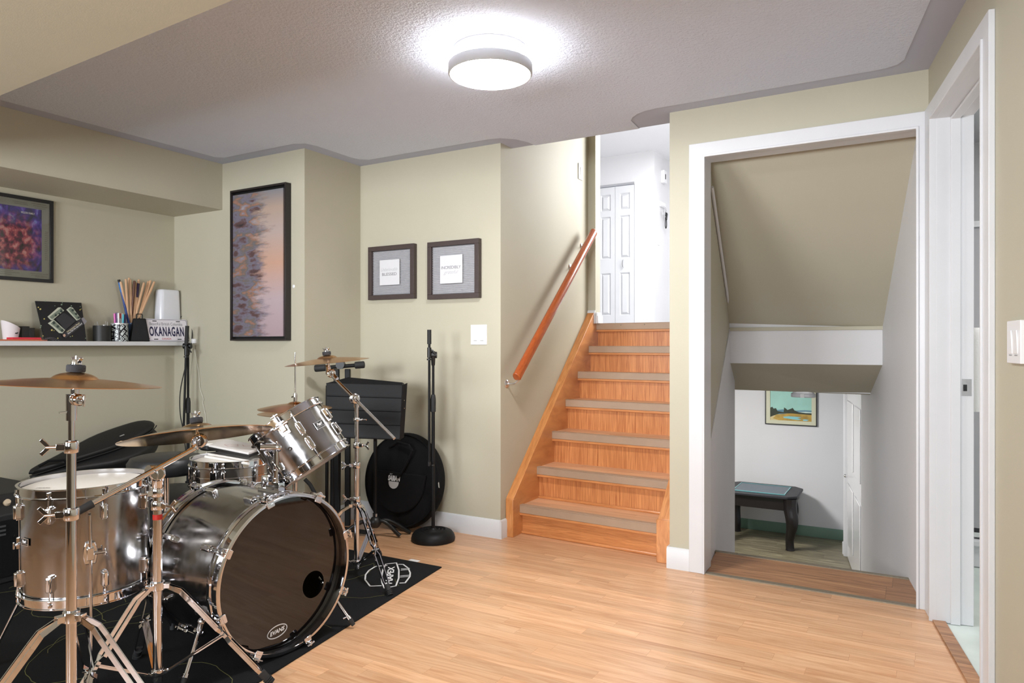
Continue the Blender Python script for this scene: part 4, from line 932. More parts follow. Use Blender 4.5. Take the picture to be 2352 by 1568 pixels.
# two small sayings in brown frames
def saying(x0,x1,yt0,yt1,yb0,yb1,label,big,script,order,cx0,cx1,cyt,cyb):
    fy=YB-.035; A=ony(fy,x0,yt0); B=ony(fy,x1,yt1); C=ony(fy,x1,yb1); D=ony(fy,x0,yb0)
    zt=(A.z+B.z)/2; zb=(C.z+D.z)/2; w=B.x-A.x; h=zt-zb
    r=thing('framed_saying',label,'framed picture',(A.x+w/2,YB,zb),group=None); F=facing((A.x,fy,zb),(1,0,0),(0,-1,0))
    picframe(r,F,w,h,.030,.034,M['dark_frame'])
    g=MB(F); g.bb((.02,.02,-.030),(w-.02,h-.02,-.024)); n=27
    for i in range(n):
        z0=.03+(h-.06)*i/n; dz=(h-.06)/n
        g.add([(.03,z0,-.0235),(w-.03,z0,-.0235),(w-.03,z0+dz*.55,-.0135),(.03,z0+dz*.55,-.0135),(w-.03,z0+dz,-.0235),(.03,z0+dz,-.0235)],[(0,1,2,3),(3,2,4,5)])
    obj('ribbed_panel',g,mat('grey_corrugated_panel',srgb(186,186,190),.5),r,ang=20)
    P=ony(fy+.01,cx0,cyt); Q=ony(fy+.01,cx1,cyb); cw=Q.x-P.x; ch=P.z-Q.z
    CF=facing((P.x+cw/2,fy+.008,(P.z+Q.z)/2),(1,0,0),(0,-1,0))
    cd=obj('card',MB(CF).box((0,0,0),(cw,ch,.004)),mat('card_white',srgb(214,214,218),.6),r)
    ink=mat('grey_ink',srgb(126,126,130),.7); pale=mat('pale_ink',srgb(176,176,180),.7)
    yb=-.012 if order else .012; ys=.016 if order else -.020
    obj('lettering',MB(CF).text(big,Matrix.Translation((0,yb,0)),w=cw*(.74 if order else .88),h=.0185,ext=.0002,z=.0021,bold=.01),ink,cd)
    obj('script_lettering',MB(CF).text(script,Matrix.Translation((0,ys,0)),w=cw*(.86 if order else .66),h=.028,ext=.0002,z=.0021,shear=.5,bold=-.008),pale,cd)
saying(845,950,567,559,687,687,'brown framed saying BLESSED on grey ribbed panel, left of the pair','BLESSED','Unbelievably',True,873,918,598,653)
saying(981,1099,556,547,686,685,'brown framed saying INCREDIBLY grateful on grey ribbed panel, right of the pair','INCREDIBLY','grateful',False,1011.5,1062.5,588,649)
# rocker switch plates
def plate(root_label,name,F,w,h,rock,cat='light switch',t=.006):
    r=thing(name,root_label,cat,F.translation)
    obj('cover_plate',MB(F).box((0,0,t/2),(w,h,t)),M['white_plastic'],r,bevel=.0025)
    for x in rock:
        o=obj('rocker',MB(F).box((x,0,t+.001),(.031,.064,.004),rx=R(2.5)),M['white_plastic'],r,bevel=.0012)
        obj('status_mark',MB(F).box((x-.0,-.036,t+.0006),(.022,.003,.001)),mat('mark_grey',srgb(150,150,152),.5),o) if cat=='light switch' else None
    s=MB(F)
    for x in rock:
        for y in (-.048,.048): s.lathe([(.0032,t),(.0025,t+.0014),(0,t+.0016)],Matrix.Translation((x,y,0)),10)
    return r
p=ony(YB,1100.5,768.5); plate('white double rocker switch on the green wall below the framed sayings','switch_plate',facing(p,(1,0,0),(0,-1,0)),.116,.122,(-.024,.024))
p=onx(XS,1332.5,394.5); plate('white switch plate high on the green stair wall','switch_plate',facing(p,(0,1,0),(1,0,0)),.075,.118,(0,))
aa=1.02; zc=1.163; Fe=ME@frame((aa+.055,0,zc),(0,-1,0),(1,0,0)); plate('white double switch beside the bathroom door casing at the right edge','switch_plate',Fe,.118,.118,(-.024,.024),t=.012)
# ================================================================ LEFT WALL: poster and shelf things
X0=XW+.02
pr=onx(X0,123.5,462); pbz=onx(X0,125,650).z; ptz=pr.z; y1=pr.y; y0=y1-.44; h=ptz-pbz; w=y1-y0
po=thing('framed_poster','black framed purple and blue poster with signed mat above the shelf','poster',(XW,(y0+y1)/2,pbz)); F=facing((X0,y0,pbz),(0,1,0),(1,0,0))
picframe(po,F,w,h,.020,.019,M['black_plastic'])
obj('mat_board',MB(F).bb((.015,.015,-.012),(w-.015,h-.015,-.008)),mat('grey_mat_board',srgb(150,150,138),.7),po)
px0,px1=y1-onx(X0,97,600).y,0; mr_=px0
q1=onx(X0,97,482); q2=onx(X0,97,624); 
def poster():
    m,nt,b=nm('purple_blue_print'); L=nt.links.new; tc=N(nt,'ShaderNodeTexCoord')
    n=N(nt,'ShaderNodeTexNoise'); n.inputs['Scale'].default_value=5; n.inputs['Detail'].default_value=6; n.inputs['Distortion'].default_value=1.2; L(tc.outputs['Generated'],n.inputs[0])
    r1=ramp(nt,[(.35,srgb(20,16,60)),(.5,srgb(64,44,150)),(.6,srgb(96,70,190)),(.72,srgb(150,170,230))]); L(n.outputs[0],r1.inputs[0])
    n2=N(nt,'ShaderNodeTexNoise'); n2.inputs['Scale'].default_value=9; n2.inputs['Detail'].default_value=7; L(tc.outputs['Generated'],n2.inputs[0])
    r2=ramp(nt,[(.34,srgb(34,16,36)),(.47,srgb(110,34,70)),(.56,srgb(190,84,96)),(.66,srgb(220,150,150))]); L(n2.outputs[0],r2.inputs[0])
    g=N(nt,'ShaderNodeTexGradient',gradient_type='SPHERICAL'); mp=N(nt,'ShaderNodeMapping'); mp.inputs['Location'].default_value=(-.9,0,-.80); mp.inputs['Scale'].default_value=(0,1.5,1.7); 
    mp.vector_type='POINT'; mp.inputs['Location'].default_value=(0,-.72,-.72); L(tc.outputs['Generated'],mp.inputs[0]); L(mp.outputs[0],g.inputs[0])
    rr=ramp(nt,[(.1,(0,0,0,1)),(.55,(1,1,1,1))]); L(g.outputs[0],rr.inputs[0])
    mx=N(nt,'ShaderNodeMix',data_type='RGBA'); L(rr.outputs[0],mx.inputs[0]); L(r1.outputs[0],mx.inputs[6]); L(r2.outputs[0],mx.inputs[7]); L(mx.outputs[2],b.inputs['Base Color']); b.inputs['Roughness'].default_value=.25
    return m
xa=w-(y1-q1.y)-.295; xb=w-(y1-q1.y); za=q2.z-pbz; zb2=q1.z-pbz
prn=obj('print',MB(F).bb((xa,za,-.008),(xb,zb2,-.007)),poster(),po)
g=MB(F); g.text('WILSON FAMILY',Matrix.Translation((xb-.075,zb2-.030,0)),w=.075,h=.012,ext=.0002,z=-.0068,bold=.02); obj('lettering',g,M['print_white'],prn)
# signatures scribbled on the mat
random.seed(4); g=MB(F)
def scrib(x,y,L_,amp=.0035,st=.0022):
    P=[];n=int(L_/st)
    for i in range(n): P.append((x+i*st,y+amp*math.sin(i*1.9+x*90)*random.uniform(.3,1)))
    g.strip(P,.0009,Matrix(),h=.0002)
g.M=F@Matrix.Translation((0,0,-.0079))
for (x,y,l) in [(w-.12,h-.032,.085),(w-.11,h-.044,.08),(w-.10,h-.056,.06),(w-.22,h-.036,.08),(w-.21,h-.046,.075),(w-.045,h-.19,.022)]+[(w-.047,h-.20-.012*i,.022) for i in range(14)]+[(w-.125,.048,.10),(w-.12,.038,.09),(w-.10,.030,.07),(w-.30,.055,.09),(w-.28,.045,.10),(w-.30,.034,.08)]: scrib(x,y,l)
obj('signatures',g,mat('black_ink',(.02,.02,.02),.6),po)
obj('glass',MB(F).bb((.018,.018,-.0045),(w-.018,h-.018,-.003)),(lambda m:(m.node_tree.nodes['Principled BSDF'].inputs['Transmission Weight'].__setattr__('default_value',1.0),m)[1])(mat('clear_glass',(1,1,1),.02,ior=1.45)),po)
# shelf things; sz = shelf top
sz=1.1782
def sx(px,x=-4.43): 
    p=onx(x,px,790); p.z=sz; return p
def lathe_at(p,prof,n=32,Mx=None): return MB().lathe(prof,Matrix.Translation(p)@(Mx or Matrix()),n)
# papers and book under the mug
p0,p1=sx(-40,-4.43),sx(97,-4.43)
b=MB().bb((-4.495,p0.y,sz),(-4.375,p1.y,sz+.008)); tag(origin_to(obj('file_folder',b,mat('orange_card',srgb(196,110,74),.6)),(p0+p1)/2),'orange card folder lying flat on the shelf under the red notebook','folder')
p0,p1=sx(22,-4.40),sx(90,-4.40)
b=MB().bb((-4.46,p0.y,sz+.008),(-4.375,p1.y,sz+.020)); tag(origin_to(obj('notebook',b,mat('red_cover',srgb(214,52,66),.5),bevel=.002),(p0+p1)/2),'small red notebook lying on the orange folder on the shelf','notebook')
mg=sx(24,-4.455); mg.z=sz+.0082
mu=thing('mug','white slant-rimmed mug with small black bird prints on the shelf','mug',mg)
pr=[]; 
b=MB(Matrix.Translation(mg)); n=40; H0=.108
vs=[]; rings=[(.030,0),(.036,.002),(.046,1.0),(.043,1.0),(.033,.06),(0,.06)]
def rim(a): return H0*(.78-.22*math.sin(a+R(0)))
for r_,f in rings:
    for j in range(n):
        a=2*math.pi*j/n; z=rim(a)*f if f==1.0 else f*(H0 if f<.05 else .15); vs.append((r_*math.cos(a),r_*math.sin(a),z))
b.add(vs,[(i*n+j,i*n+(j+1)%n,(i+1)*n+(j+1)%n,(i+1)*n+j) for i in range(len(rings)-1) for j in range(n)]+[tuple(range(n))[::-1]],True)
obj('body',b,mat('white_glazed',srgb(226,220,224),.15),mu)
Q=frame(mg+Vector((.0405,.012,.035)),(1,.25,-.05),(0,1,0)); obj('bird_print',MB(Q).prism([(-.010,0),(-.004,.004),(0,.001),(.006,.006),(.010,.003),(.004,-.003),(-.002,-.004),(-.008,-.002)],.002),M['black_plastic'],mu)
for k,(pa,pb,zt_,lb) in enumerate([(46,64,749,'taller small black box on the shelf beside the white mug'),(64,76,753,'shorter small black box on the shelf beside the black money board')]):
    a,b_=sx(pa,-4.47),sx(pb,-4.47); hz=onx(-4.45,(pa+pb)/2,zt_).z-sz
    b=MB().bb((-4.50,a.y,sz+.0081),(-4.45,b_.y,sz+hz)); tag(origin_to(obj('small_box',b,M['black_plastic'],bevel=.002),((a+b_)/2)),lb,'box')
# black square board decorated with banknotes, leaning on the wall
A=onx(-4.40,103,779); A.z=sz; B=onx(-4.40,199,779); B.z=sz
C=onx(-4.475,187,695); D=onx(-4.475,81,691)
bx_=(B-A).normalized(); 
mb=thing('decorated_board','black square board with folded banknotes leaning on the wall above the shelf','board',(A+B)/2)
nrmb=(B-A).cross(D-A).normalized(); 
if nrmb.x<0: nrmb=-nrmb
Lw=(B-A).length; 
def BL(u,v): return A.lerp(B,u)*(1-v)+D.lerp(C,u)*v
bd=MB(); th=-nrmb*.006; qd=[BL(0,0),BL(1,0),BL(1,1),BL(0,1)]; bd.add(qd+[q+th for q in qd],[(0,1,2,3),(7,6,5,4),(0,4,5,1),(1,5,6,2),(2,6,7,3),(3,7,4,0)]); bdo=obj('board',bd,mat('black_board',(.006,.006,.008),.45),mb)
def bpx(cx,cy):   # crop pixel of the detail view to a board point slightly off the surface
    return onplane(A+nrmb*.002,nrmb,70+cx/12.06,670+cy/12.06)
note=mat('banknote_green',srgb(120,132,118),.6,var=.35,vscale=60); note2=mat('banknote_edge',srgb(196,200,184),.6); 
def bpoly(bm,pts,z=0): 
    ps=[bpx(*p)+nrmb*z for p in pts]; k=len(ps); bm.add(ps+[p+nrmb*.0012 for p in ps],[tuple(range(k,2*k))]+[(i,(i+1)%k,k+(i+1)%k,k+i) for i in range(k)])
for k,(outer,bill) in enumerate([([(470,690),(760,435),(830,430),(930,520),(600,790),(560,785)],[(600,760),(890,510),(840,450),(520,700)]),
      ([(990,495),(1090,420),(1170,440),(1390,740),(1280,800)],[(1040,490),(1120,440),(1370,730),(1290,770)]),
      ([(480,870),(640,770),(960,1060),(880,1150),(790,1140),(620,980)],[(560,880),(640,800),(920,1070),(860,1120)])]):
    o=MB(); bpoly(o,outer); n_=obj('banknote_border',o,note2,bdo); o=MB(); bpoly(o,bill,.0015); nn=obj('banknote',o,note,mb)
o=MB()
for cx_,cy_,s_ in ((640,862,46),(752,962,46),(872,1072,46),(1165,512,40),(1252,618,40),(1328,716,36),(845,545,42),(790,610,30),(690,655,36)): bpoly(o,[(cx_-s_,cy_-s_*.2),(cx_+s_*.1,cy_-s_),(cx_+s_,cy_+s_*.2),(cx_-s_*.1,cy_+s_)],.003)
obj('banknote_medallions',o,mat('dark_green_ink',srgb(52,64,60),.5),nn)
o=MB(); bpoly(o,[(700,750),(890,590),(960,600),(1250,800),(960,1060)],.001); obj('dark_square',o,mat('dark_slate',(.03,.03,.036),.6),mb)
o=MB(); bpoly(o,[(860,1190),(1380,740),(1500,880),(960,1290)],.003); rbm=obj('ribbon',o,mat('dark_ribbon',(.035,.033,.04),.5),mb)
o=MB(); bpoly(o,[(1390,745),(1450,715),(1550,825),(1480,920)],.006); obj('ribbon_fold',o,mat('grey_ribbon',srgb(140,136,142),.6),mb)
o=MB(); bpoly(o,[(925+35*math.cos(t*.5236),1215+40*math.sin(t*.5236)) for t in range(12)],.0045); obj('rivet',o,mat('copper_disc',srgb(196,160,140),.4),mb)
u_=(bpx(1400,850)-bpx(1010,1140)).normalized(); v_=nrmb.cross(u_)
for txt,c_,wd in (('Advancement Made!',(1170,990),(1370,820)),('How Did We Get Here?',(1220,1020),(1430,860))):
    cp=bpx(*c_)+nrmb*.0046; T=Matrix((u_,v_,nrmb)).transposed().to_4x4(); T.translation=cp
    obj('lettering',MB(T).text(txt,Matrix(),w=.105 if 'Adv' in txt else .118,h=.010,ext=.0001,bold=.02),mat('cream_ink',srgb(200,190,160),.6) if 'Adv' in txt else M['print_white'],rbm)
o1=MB();o2=MB()
for (x,y,r,kk) in [(215,430,20,0),(272,480,26,1),(380,750,20,1),(590,1060,26,1),(650,1075,12,0),(290,940,20,2),(278,985,18,2),(860,355,24,2),(882,305,12,2),(1130,390,18,2),(1370,500,16,1),(1400,478,12,1),(1375,408,12,2),(345,1220,16,1),(755,1285,18,1),(1105,1240,16,2),(1160,1225,12,0),(1525,1285,14,2),(410,262,14,2),(675,388,12,2)]:
    bpoly(o1 if kk<2 else o2,[(x+r*math.cos(t*.7854),y+r*.9*math.sin(t*.7854)) for t in range(8)],.0)
obj('yellow_speckle',o1,mat('yellow_dot',srgb(206,190,110),.5),bdo); obj('green_speckle',o2,mat('green_dot',srgb(130,150,130),.5),bdo)
# grey cable coil beside it
b=MB(); 
for k in range(3): b.path([sx(98+4*k,-4.37)+Vector((0,0,.003)),sx(104+5*k,-4.37)+Vector((0,0,.016+.003*k)),sx(112+6*k,-4.37)+Vector((0,0,.014+.002*k)),sx(124+6*k,-4.37)+Vector((0,0,.0025))],.0013,6)
tag(origin_to(obj('thin_cable',b,mat('grey_cable',srgb(90,84,92),.5)),sx(110,-4.37)),'thin grey cable looped on the shelf in front of the black board','cable')
# pen cups
def cup(px,r,h,label,m,x=-4.43,name='pen_cup',r2=None,body='body'):
    p=sx(px,x); t=thing(name,label,'cup',p); r2=r2 or r
    obj(body,lathe_at(p,[(0,0),(r,0),(r2,h),(r2-.003,h),(r-.003,.004),(0,.004)],36),m,t); return t,p
def wiremesh():
    m=mat('black_wire_mesh',(.012,.012,.012),.5); return m
c1_,p_=cup(234,.050,.098,'black mesh cup holding small wire bits on the shelf',wiremesh()); 
b=MB(); random.seed(9)
for i in range(7):
    a=random.uniform(0,6.28); q=p_+Vector((.03*math.cos(a),.03*math.sin(a),.07)); b.tube(q,q+Vector((random.uniform(-.02,.02),random.uniform(-.025,.025),random.uniform(.03,.06))),.0013,n=6)
b.sphere(p_+Vector((.0,.015,.100)),.011,10,(1,1,.7))
tag(origin_to(obj('wire_bits',b,M['silver']),p_+Vector((0,0,.08))),'thin silver wires sticking out of the black mesh cup','wires')
def diecup():
    m,nt,b=nm('black_cup_with_white_squares'); L=nt.links.new; tc=N(nt,'ShaderNodeTexCoord'); mp=N(nt,'ShaderNodeMapping'); mp.inputs['Rotation'].default_value=(R(38),0,0); mp.inputs['Scale'].default_value=(44,44,44); L(tc.outputs['Object'],mp.inputs[0])
    v=N(nt,'ShaderNodeTexVoronoi',distance='CHEBYCHEV'); v.inputs['Scale'].default_value=1; v.inputs['Randomness'].default_value=.35; L(mp.outputs[0],v.inputs[0])
    r=ramp(nt,[(.0,srgb(30,30,36)),(.14,srgb(30,30,36)),(.16,srgb(205,212,212)),(.34,srgb(205,212,212)),(.37,(.006,.006,.012,1))]); r.color_ramp.interpolation='CONSTANT'; L(v.outputs['Distance'],r.inputs[0]); L(r.outputs[0],b.inputs['Base Color']); b.inputs['Roughness'].default_value=.3; return m
c2_,p2_=cup(275,.050,.112,'black cup with white square pattern holding coloured markers','x' and diecup(),x=-4.42)
obj('rim_band',lathe_at(p2_,[(.0505,.108),(.0505,.116),(.047,.116),(.047,.108)],36),M['silver'],c2_)
cols=[(srgb(226,110,190),263,720),(srgb(90,60,110),268,718),(srgb(235,235,238),272,719),(srgb(240,90,80),276,720),(srgb(238,238,240),281,720),(srgb(60,170,190),283,722),(srgb(70,50,110),288,722)]
for k,(c,px,ty) in enumerate(cols):
    q=sx(px,-4.42+.012*((k%3)-1)); q.z=sz+.006; top=onx(q.x,px,ty); top.x=q.x
    q2=p2_.lerp(q,.75); q2.z=sz+.02
    nmz=['pink','dark purple','white','red-tipped white','plain white','teal','indigo'][k]
    r_=thing('marker','%s marker pen standing in the white-patterned black cup'%nmz,'marker',q2,group='marker pens in the patterned cup')
    obj('barrel',MB().tube(q2,top,.0055,n=12),M['white_plastic'] if k in (2,3,4) else mat('marker_%d'%k,c,.4),r_)
    obj('cap',MB().tube(q2.lerp(top,.80),top+(top-q2).normalized()*.001,.0064,.0058,n=12),mat('cap_%d'%k,c,.35),r_)
c3_,p3_=cup(302,.030,.122,'tall blue cup with wavy white print holding the drumsticks','b' and mat('blue_cup',srgb(52,78,116),.35,var=.5,vscale=26),x=-4.46,r2=.034,name='drumstick_cup')
wood=mat('hickory_drumstick',srgb(206,166,130),.5,var=.1,vscale=20,stretch=(1,1,.2)); blue=mat('blue_drumstick',srgb(28,60,130),.3); dkw=mat('dark_drumstick',srgb(88,52,36),.45)
stk=[(273,643,'x',blue,'blue drumstick with black tip leaning leftmost in the blue cup'),(277,646,'w',wood,'slim wooden drumstick just behind the blue one'),(289,640,'w',wood,'wooden drumstick second from the left in the blue cup'),(296,637,'w',wood,'thin wooden drumstick leaning left behind the second one'),(299,641,'w',wood,'wooden drumstick left of the dark brown stick'),
     (309,644,'d',dkw,'dark brown drumstick in the middle of the bundle'),(312,648,'w',wood,'wooden drumstick just right of the dark brown one'),(319,641,'g',wood,'wooden drumstick with a dark purple grip band near its tip'),(331,648,'w',wood,'wooden drumstick right of the banded one'),(341,645,'w',wood,'wooden drumstick with dark print leaning right'),(346,643,'w',wood,'wooden drumstick second from the right end'),(355,646,'w',wood,'rightmost yellowish drumstick leaning over the cowbell')]
for k,(px,ty,kd,m_,lb) in enumerate(stk):
    top=onx(-4.475+.012*(k%3),px,ty); bot=p3_+Vector((.012*math.cos(k*2.1),.012*math.sin(k*2.1)+.0,.008)); d_=(top-bot).normalized(); L_=(top-bot).length
    r_=thing('drumstick',lb,'drumstick',bot,group='drumsticks in the blue cup'); F=frame(bot,d_)
    obj('shaft',MB(F).lathe([(0,0),(.006,.003),(.0075,.01),(.0075,L_-.012),(.0065,L_-.003),(0,L_)],None,14),m_,r_)
    if kd=='g': obj('grip_band',MB(F).tube((0,0,L_*.70),(0,0,L_*.93),.0082,n=14),mat('purple_grip',srgb(44,26,62),.6),r_)
    if kd=='x': obj('rubber_tip',MB(F).tube((0,0,L_-.014),(0,0,L_+.003),.0085,n=14),M['black_rubber'],r_); obj('blue_grip',MB(F).tube((0,0,L_*.80),(0,0,L_*.955),.0082,n=14),mat('bright_blue_grip',srgb(24,104,178),.4),r_)
    if px==341: obj('print',MB(F).box((.0068,0,L_*.35),(.002,.007,.02)).box((.0068,0,L_*.28),(.002,.007,.012)),M['black_plastic'],r_)
# cowbell
cwp=sx(320,-4.400); F=frame(cwp,(0,0,1),Vector((.35,1,0))); cb_=thing('cowbell','black metal cowbell standing upright behind the licence plate','cowbell',cwp)
b=MB(F); w0,w1,d0_,d1_,hh_=.058,.036,.028,.018,.150
b.add([(-w0,-d0_,0),(w0,-d0_,0),(w0,d0_,0),(-w0,d0_,0),(-w1,-d1_,hh_),(w1,-d1_,hh_),(w1,d1_,hh_),(-w1,d1_,hh_)],[(0,3,2,1),(4,5,6,7),(0,1,5,4),(1,2,6,5),(2,3,7,6),(3,0,4,7)]); obj('body',b,M['black_metal'],cb_,bevel=.006,seg=3)
obj('handle',MB(F).path([(-.018,0,hh_-.003),(-.018,0,hh_+.024),(-.014,0,hh_+.029),(.014,0,hh_+.029),(.018,0,hh_+.024),(.018,0,hh_-.003)],.003,8),M['black_metal'],cb_)
# white box (rounded, tapered)
wp=sx(385,-4.463); ht=onx(-4.40,385,664).z-sz; hw=.083
def rrect(w,d,r,n=6):
    P=[]
    for cx,cy,a0 in ((w-r,d-r,0),(-w+r,d-r,90),(-w+r,-d+r,180),(w-r,-d+r,270)):
        for i in range(n+1): a=R(a0+90*i/n); P.append((cx+r*math.cos(a),cy+r*math.sin(a)))
    return P
wb=thing('wifi_speaker','white tapered rounded plastic box standing in the shelf corner','speaker',wp)
wb.name='plastic_box'; wb['category']='box'
b=MB(Matrix.Translation(wp)); ls=[(.96,0),(1,.01),(.98,ht*.5),(.90,ht-.02),(.87,ht-.006),(.80,ht)]; vs=[];k=0
for s_,z in ls:
    P=rrect(.044*s_,hw*s_,.03*s_); k=len(P); vs+=[(x,y,z) for x,y in P]
b.add(vs,[(i*k+j,i*k+(j+1)%k,(i+1)*k+(j+1)%k,(i+1)*k+j) for i in range(len(ls)-1) for j in range(k)]+[tuple(range(k))[::-1],tuple(range((len(ls)-1)*k,len(ls)*k))],True)
obj('body',b,mat('glossy_white_plastic',srgb(226,228,236),.2),wb,ang=60)
# licence plate
La=Vector((-4.37,2.80,sz)); Lb_=Vector((-4.341,3.093,sz)); lt=.152
d_=(Lb_-La).normalized(); La=Lb_-d_*.298; out=Vector((d_.y,-d_.x,0)); up=(UV*1.0-out*.18).normalized(); nn=d_.cross(up)
if nn.x<0: nn=-nn
T=Matrix((d_,nn.cross(d_) if nn.cross(d_).z>0 else -nn.cross(d_),nn)).transposed().to_4x4(); T.translation=La+nn*.001+Vector((0,0,.001))
lp=thing('licence_plate','white OKANAGAN licence plate leaning at the right end of the shelf','licence plate',(La+Lb_)/2)
def rr2(w,h,r): return [(x+w/2,y+h/2) for x,y in rrect(w/2,h/2,r)]
pw=.298; po_=obj('plate',MB(T).prism(rr2(pw,lt,.014),.0015),mat('plate_white',srgb(226,222,230),.35),lp)
navy=mat('navy_ink',srgb(24,22,66),.4)
obj('border',MB(T).strip([(x+.005,y+.005) for x,y in rr2(pw-.010,lt-.010,.012)],.0022,Matrix.Translation((0,0,.0014)),h=.0012,closed=True),mat('grey_border',srgb(70,70,84),.4),po_)
obj('top_lettering',MB(T).text('Beautiful British Columbia',Matrix.Translation((pw*.50,lt*.78,0)),w=.225,h=.0205,ext=.0002,z=.0016),mat('grey_letter',srgb(110,110,118),.5),po_)
obj('main_lettering',MB(T).text('OKANAGAN',Matrix.Translation((pw*.50,lt*.44,0)),w=.236,h=.066,ext=.0005,z=.0016,bold=.03,space=1.15),navy,po_)
obj('lower_lettering',MB(T).text('CANADA',Matrix.Translation((pw*.48,lt*.115,0)),w=.064,h=.013,ext=.0002,z=.0016,bold=.02,space=1.3),mat('red_ink2',srgb(176,40,52),.5),po_)
g=MB(T); 
for x in (.24,.78):
    for y in (.90,.09): g.box((pw*x,lt*y,.0018),(.028,.0055,.0008))
obj('mounting_slots',g,M['black_plastic'],po_)
g=MB(T); 
for x in (.07,.93): g.strip([(pw*x-.01,lt*.12),(pw*x-.004,lt*.15),(pw*x,lt*.10),(pw*x+.004,lt*.15),(pw*x+.01,lt*.12)],.003,Matrix.Translation((0,0,.0016)),h=.0003)
obj('emblem',g,mat('red_ink3',srgb(150,40,52),.5),po_)
# black lead behind the plate down past the stand, white cord
pts=[at(412,731,4.90),at(428,722,4.88),at(440,745,4.85),at(441,775,4.82),at(437,800,4.80),at(424,850,4.78),at(414,900,4.78),at(414,950,4.78),at(421,990,4.78),at(430,1060,4.78)]
def smooth(P,n=4):
    o=[]
    for i in range(len(P)-1):
        a=P[max(i-1,0)];b=P[i];c=P[i+1];d=P[min(i+2,len(P)-1)]
        for k in range(n):
            t=k/n; o.append(.5*((2*b)+(-a+c)*t+(2*a-5*b+4*c-d)*t*t+(-a+3*b-3*c+d)*t*t*t))
    return o+[P[-1]]
tag(origin_to(obj('black_cable',MB().path(smooth(pts),.0035,8),M['black_rubber']),pts[0]),'black cable hanging from behind the white box down along the mic stand','cable')
ch=onplane((0,YA-.012,0),(0,1,0),446,783)
b=MB().lathe([(0,0),(.016,0),(.018,.006),(.018,.024),(.016,.03),(0,.03)],Matrix.Translation(ch-Vector((0,0,.015))),20); ck=thing('cord_reel','small white cord holder at the corner beside the shelf end','cord holder',ch)
obj('body',b,M['white_plastic'],ck)
pts=[ony(YA-.006,x,y) for x,y in [(446,792),(452,830),(457,860),(459,890),(467,915),(466,925),(472,955),(476,1010),(474,1060)]]
obj('cord',MB().path(smooth(pts),.0018,6),mat('white_cord',srgb(214,212,200),.6),ck)
# ================================================================ MIC STANDS
def micstand(label,base,zc,top,boom,flat=True):
    r=thing('microphone_stand',label,'microphone stand',base); x,y,z=base
    if flat:
        obj('base',MB().lathe([(0,.076),(.014,.074),(.022,.064),(.034,.070),(.041,.064),(.053,.068),(.060,.062),(.073,.066),(.082,.060),(.096,.060),(.112,.052),(.124,.036),(.130,.016),(.128,.003),(.10,0),(0,0)],Matrix.Translation((x,y,z)),64),M['black_metal'],r)
    else:
        s=MB(); 
        for a in (20,140,260):
            d=cb(math.cos(R(a)),math.sin(R(a))); s.path([Vector((x,y,.20)),Vector((x,y,.008))+d*.065],.008,10)
        s.tube((x,y,.16),(x,y,.24),.018,n=16); obj('tripod_legs',s,M['black_metal'],r)
    obj('lower_tube',MB().tube((x,y,.045 if flat else .16),(x,y,zc-.03),.0105,n=18),M['black_metal'],r)
    obj('grip_clutch',MB().lathe([(.010,zc-.055),(.0155,zc-.052),(.016,zc+.02),(.013,zc+.045),(.010,zc+.05)],Matrix.Translation((x,y,0)),20),M['black_rubber'],r)
    obj('upper_tube',MB().tube((x,y,zc),(x,y,top),.0075,n=16),M['black_metal'],r)
    u=boom[0].lerp(boom[1],.5)
    s=MB(); d=cb(.0,-1); c0=Vector((x,y,top)); s.lathe([(.0085,-.055),(.011,-.05),(.013,-.01),(.017,.0),(.017,.018),(.011,.03),(0,.03)],Matrix.Translation(c0),18)
    s.tube(c0+Vector((0,0,.008))+cb(.022,0),c0+Vector((0,0,.008))+cb(-.03,0),.019,n=22); obj('swivel_joint',s,M['black_plastic'],r)
    b0,b1,b2=boom
    obj('boom_tube',MB().tube(b0,b1,.0075,n=16),M['black_metal'],r)
    obj('boom_end',MB().tube(b1,b2,.0125,n=16),M['black_rubber'],r)
    s=MB(); k=b0.lerp(b1,.93); s.tube(k-Vector((0,0,.03)),k+Vector((0,0,.03)),.0125,n=16); k2=k+Vector((0,0,-.035)); s.tube(k2,k2-Vector((0,0,.01)),.015,n=16); s.path([k+Vector((0,0,.02)),k+cb(.02,0,.012),k+cb(.035,0,-.012)],.005,8); obj('boom_clutch',s,M['black_plastic'],r)
    s=MB().tube(b0-Vector((0,0,.004)),b0+Vector((0,0,.02)),.011,n=14); s.tube(b0,b0+cb(.018,-.01),.004,n=8); s.sphere(b0+cb(.022,-.012),.008,10); obj('boom_foot_screw',s,M['black_plastic'],r)
    return r
mbp=onz(0,995,1240); tq=mbp.copy(); tm=(tq-CAM).dot(FV)
zat=lambda py,t: CAM.z+(CY-py)*t/FPX
micstand('black microphone stand with round cast base in front of the green wall',(mbp.x,mbp.y,0),zat(925,tm),zat(818,tm),(at(986,1068,tm-.02),at(986,790,tm-.02),at(986,757,tm-.02)))
mb2=at(432,1000,4.72); tm=4.72
ms=micstand('black folded boom microphone stand in the corner below the licence plate',(mb2.x,mb2.y,0),zat(930,tm),zat(797,tm),(at(421,1010,tm-.03),at(428,790,tm-.03),at(430,748,tm-.03)),flat=False)
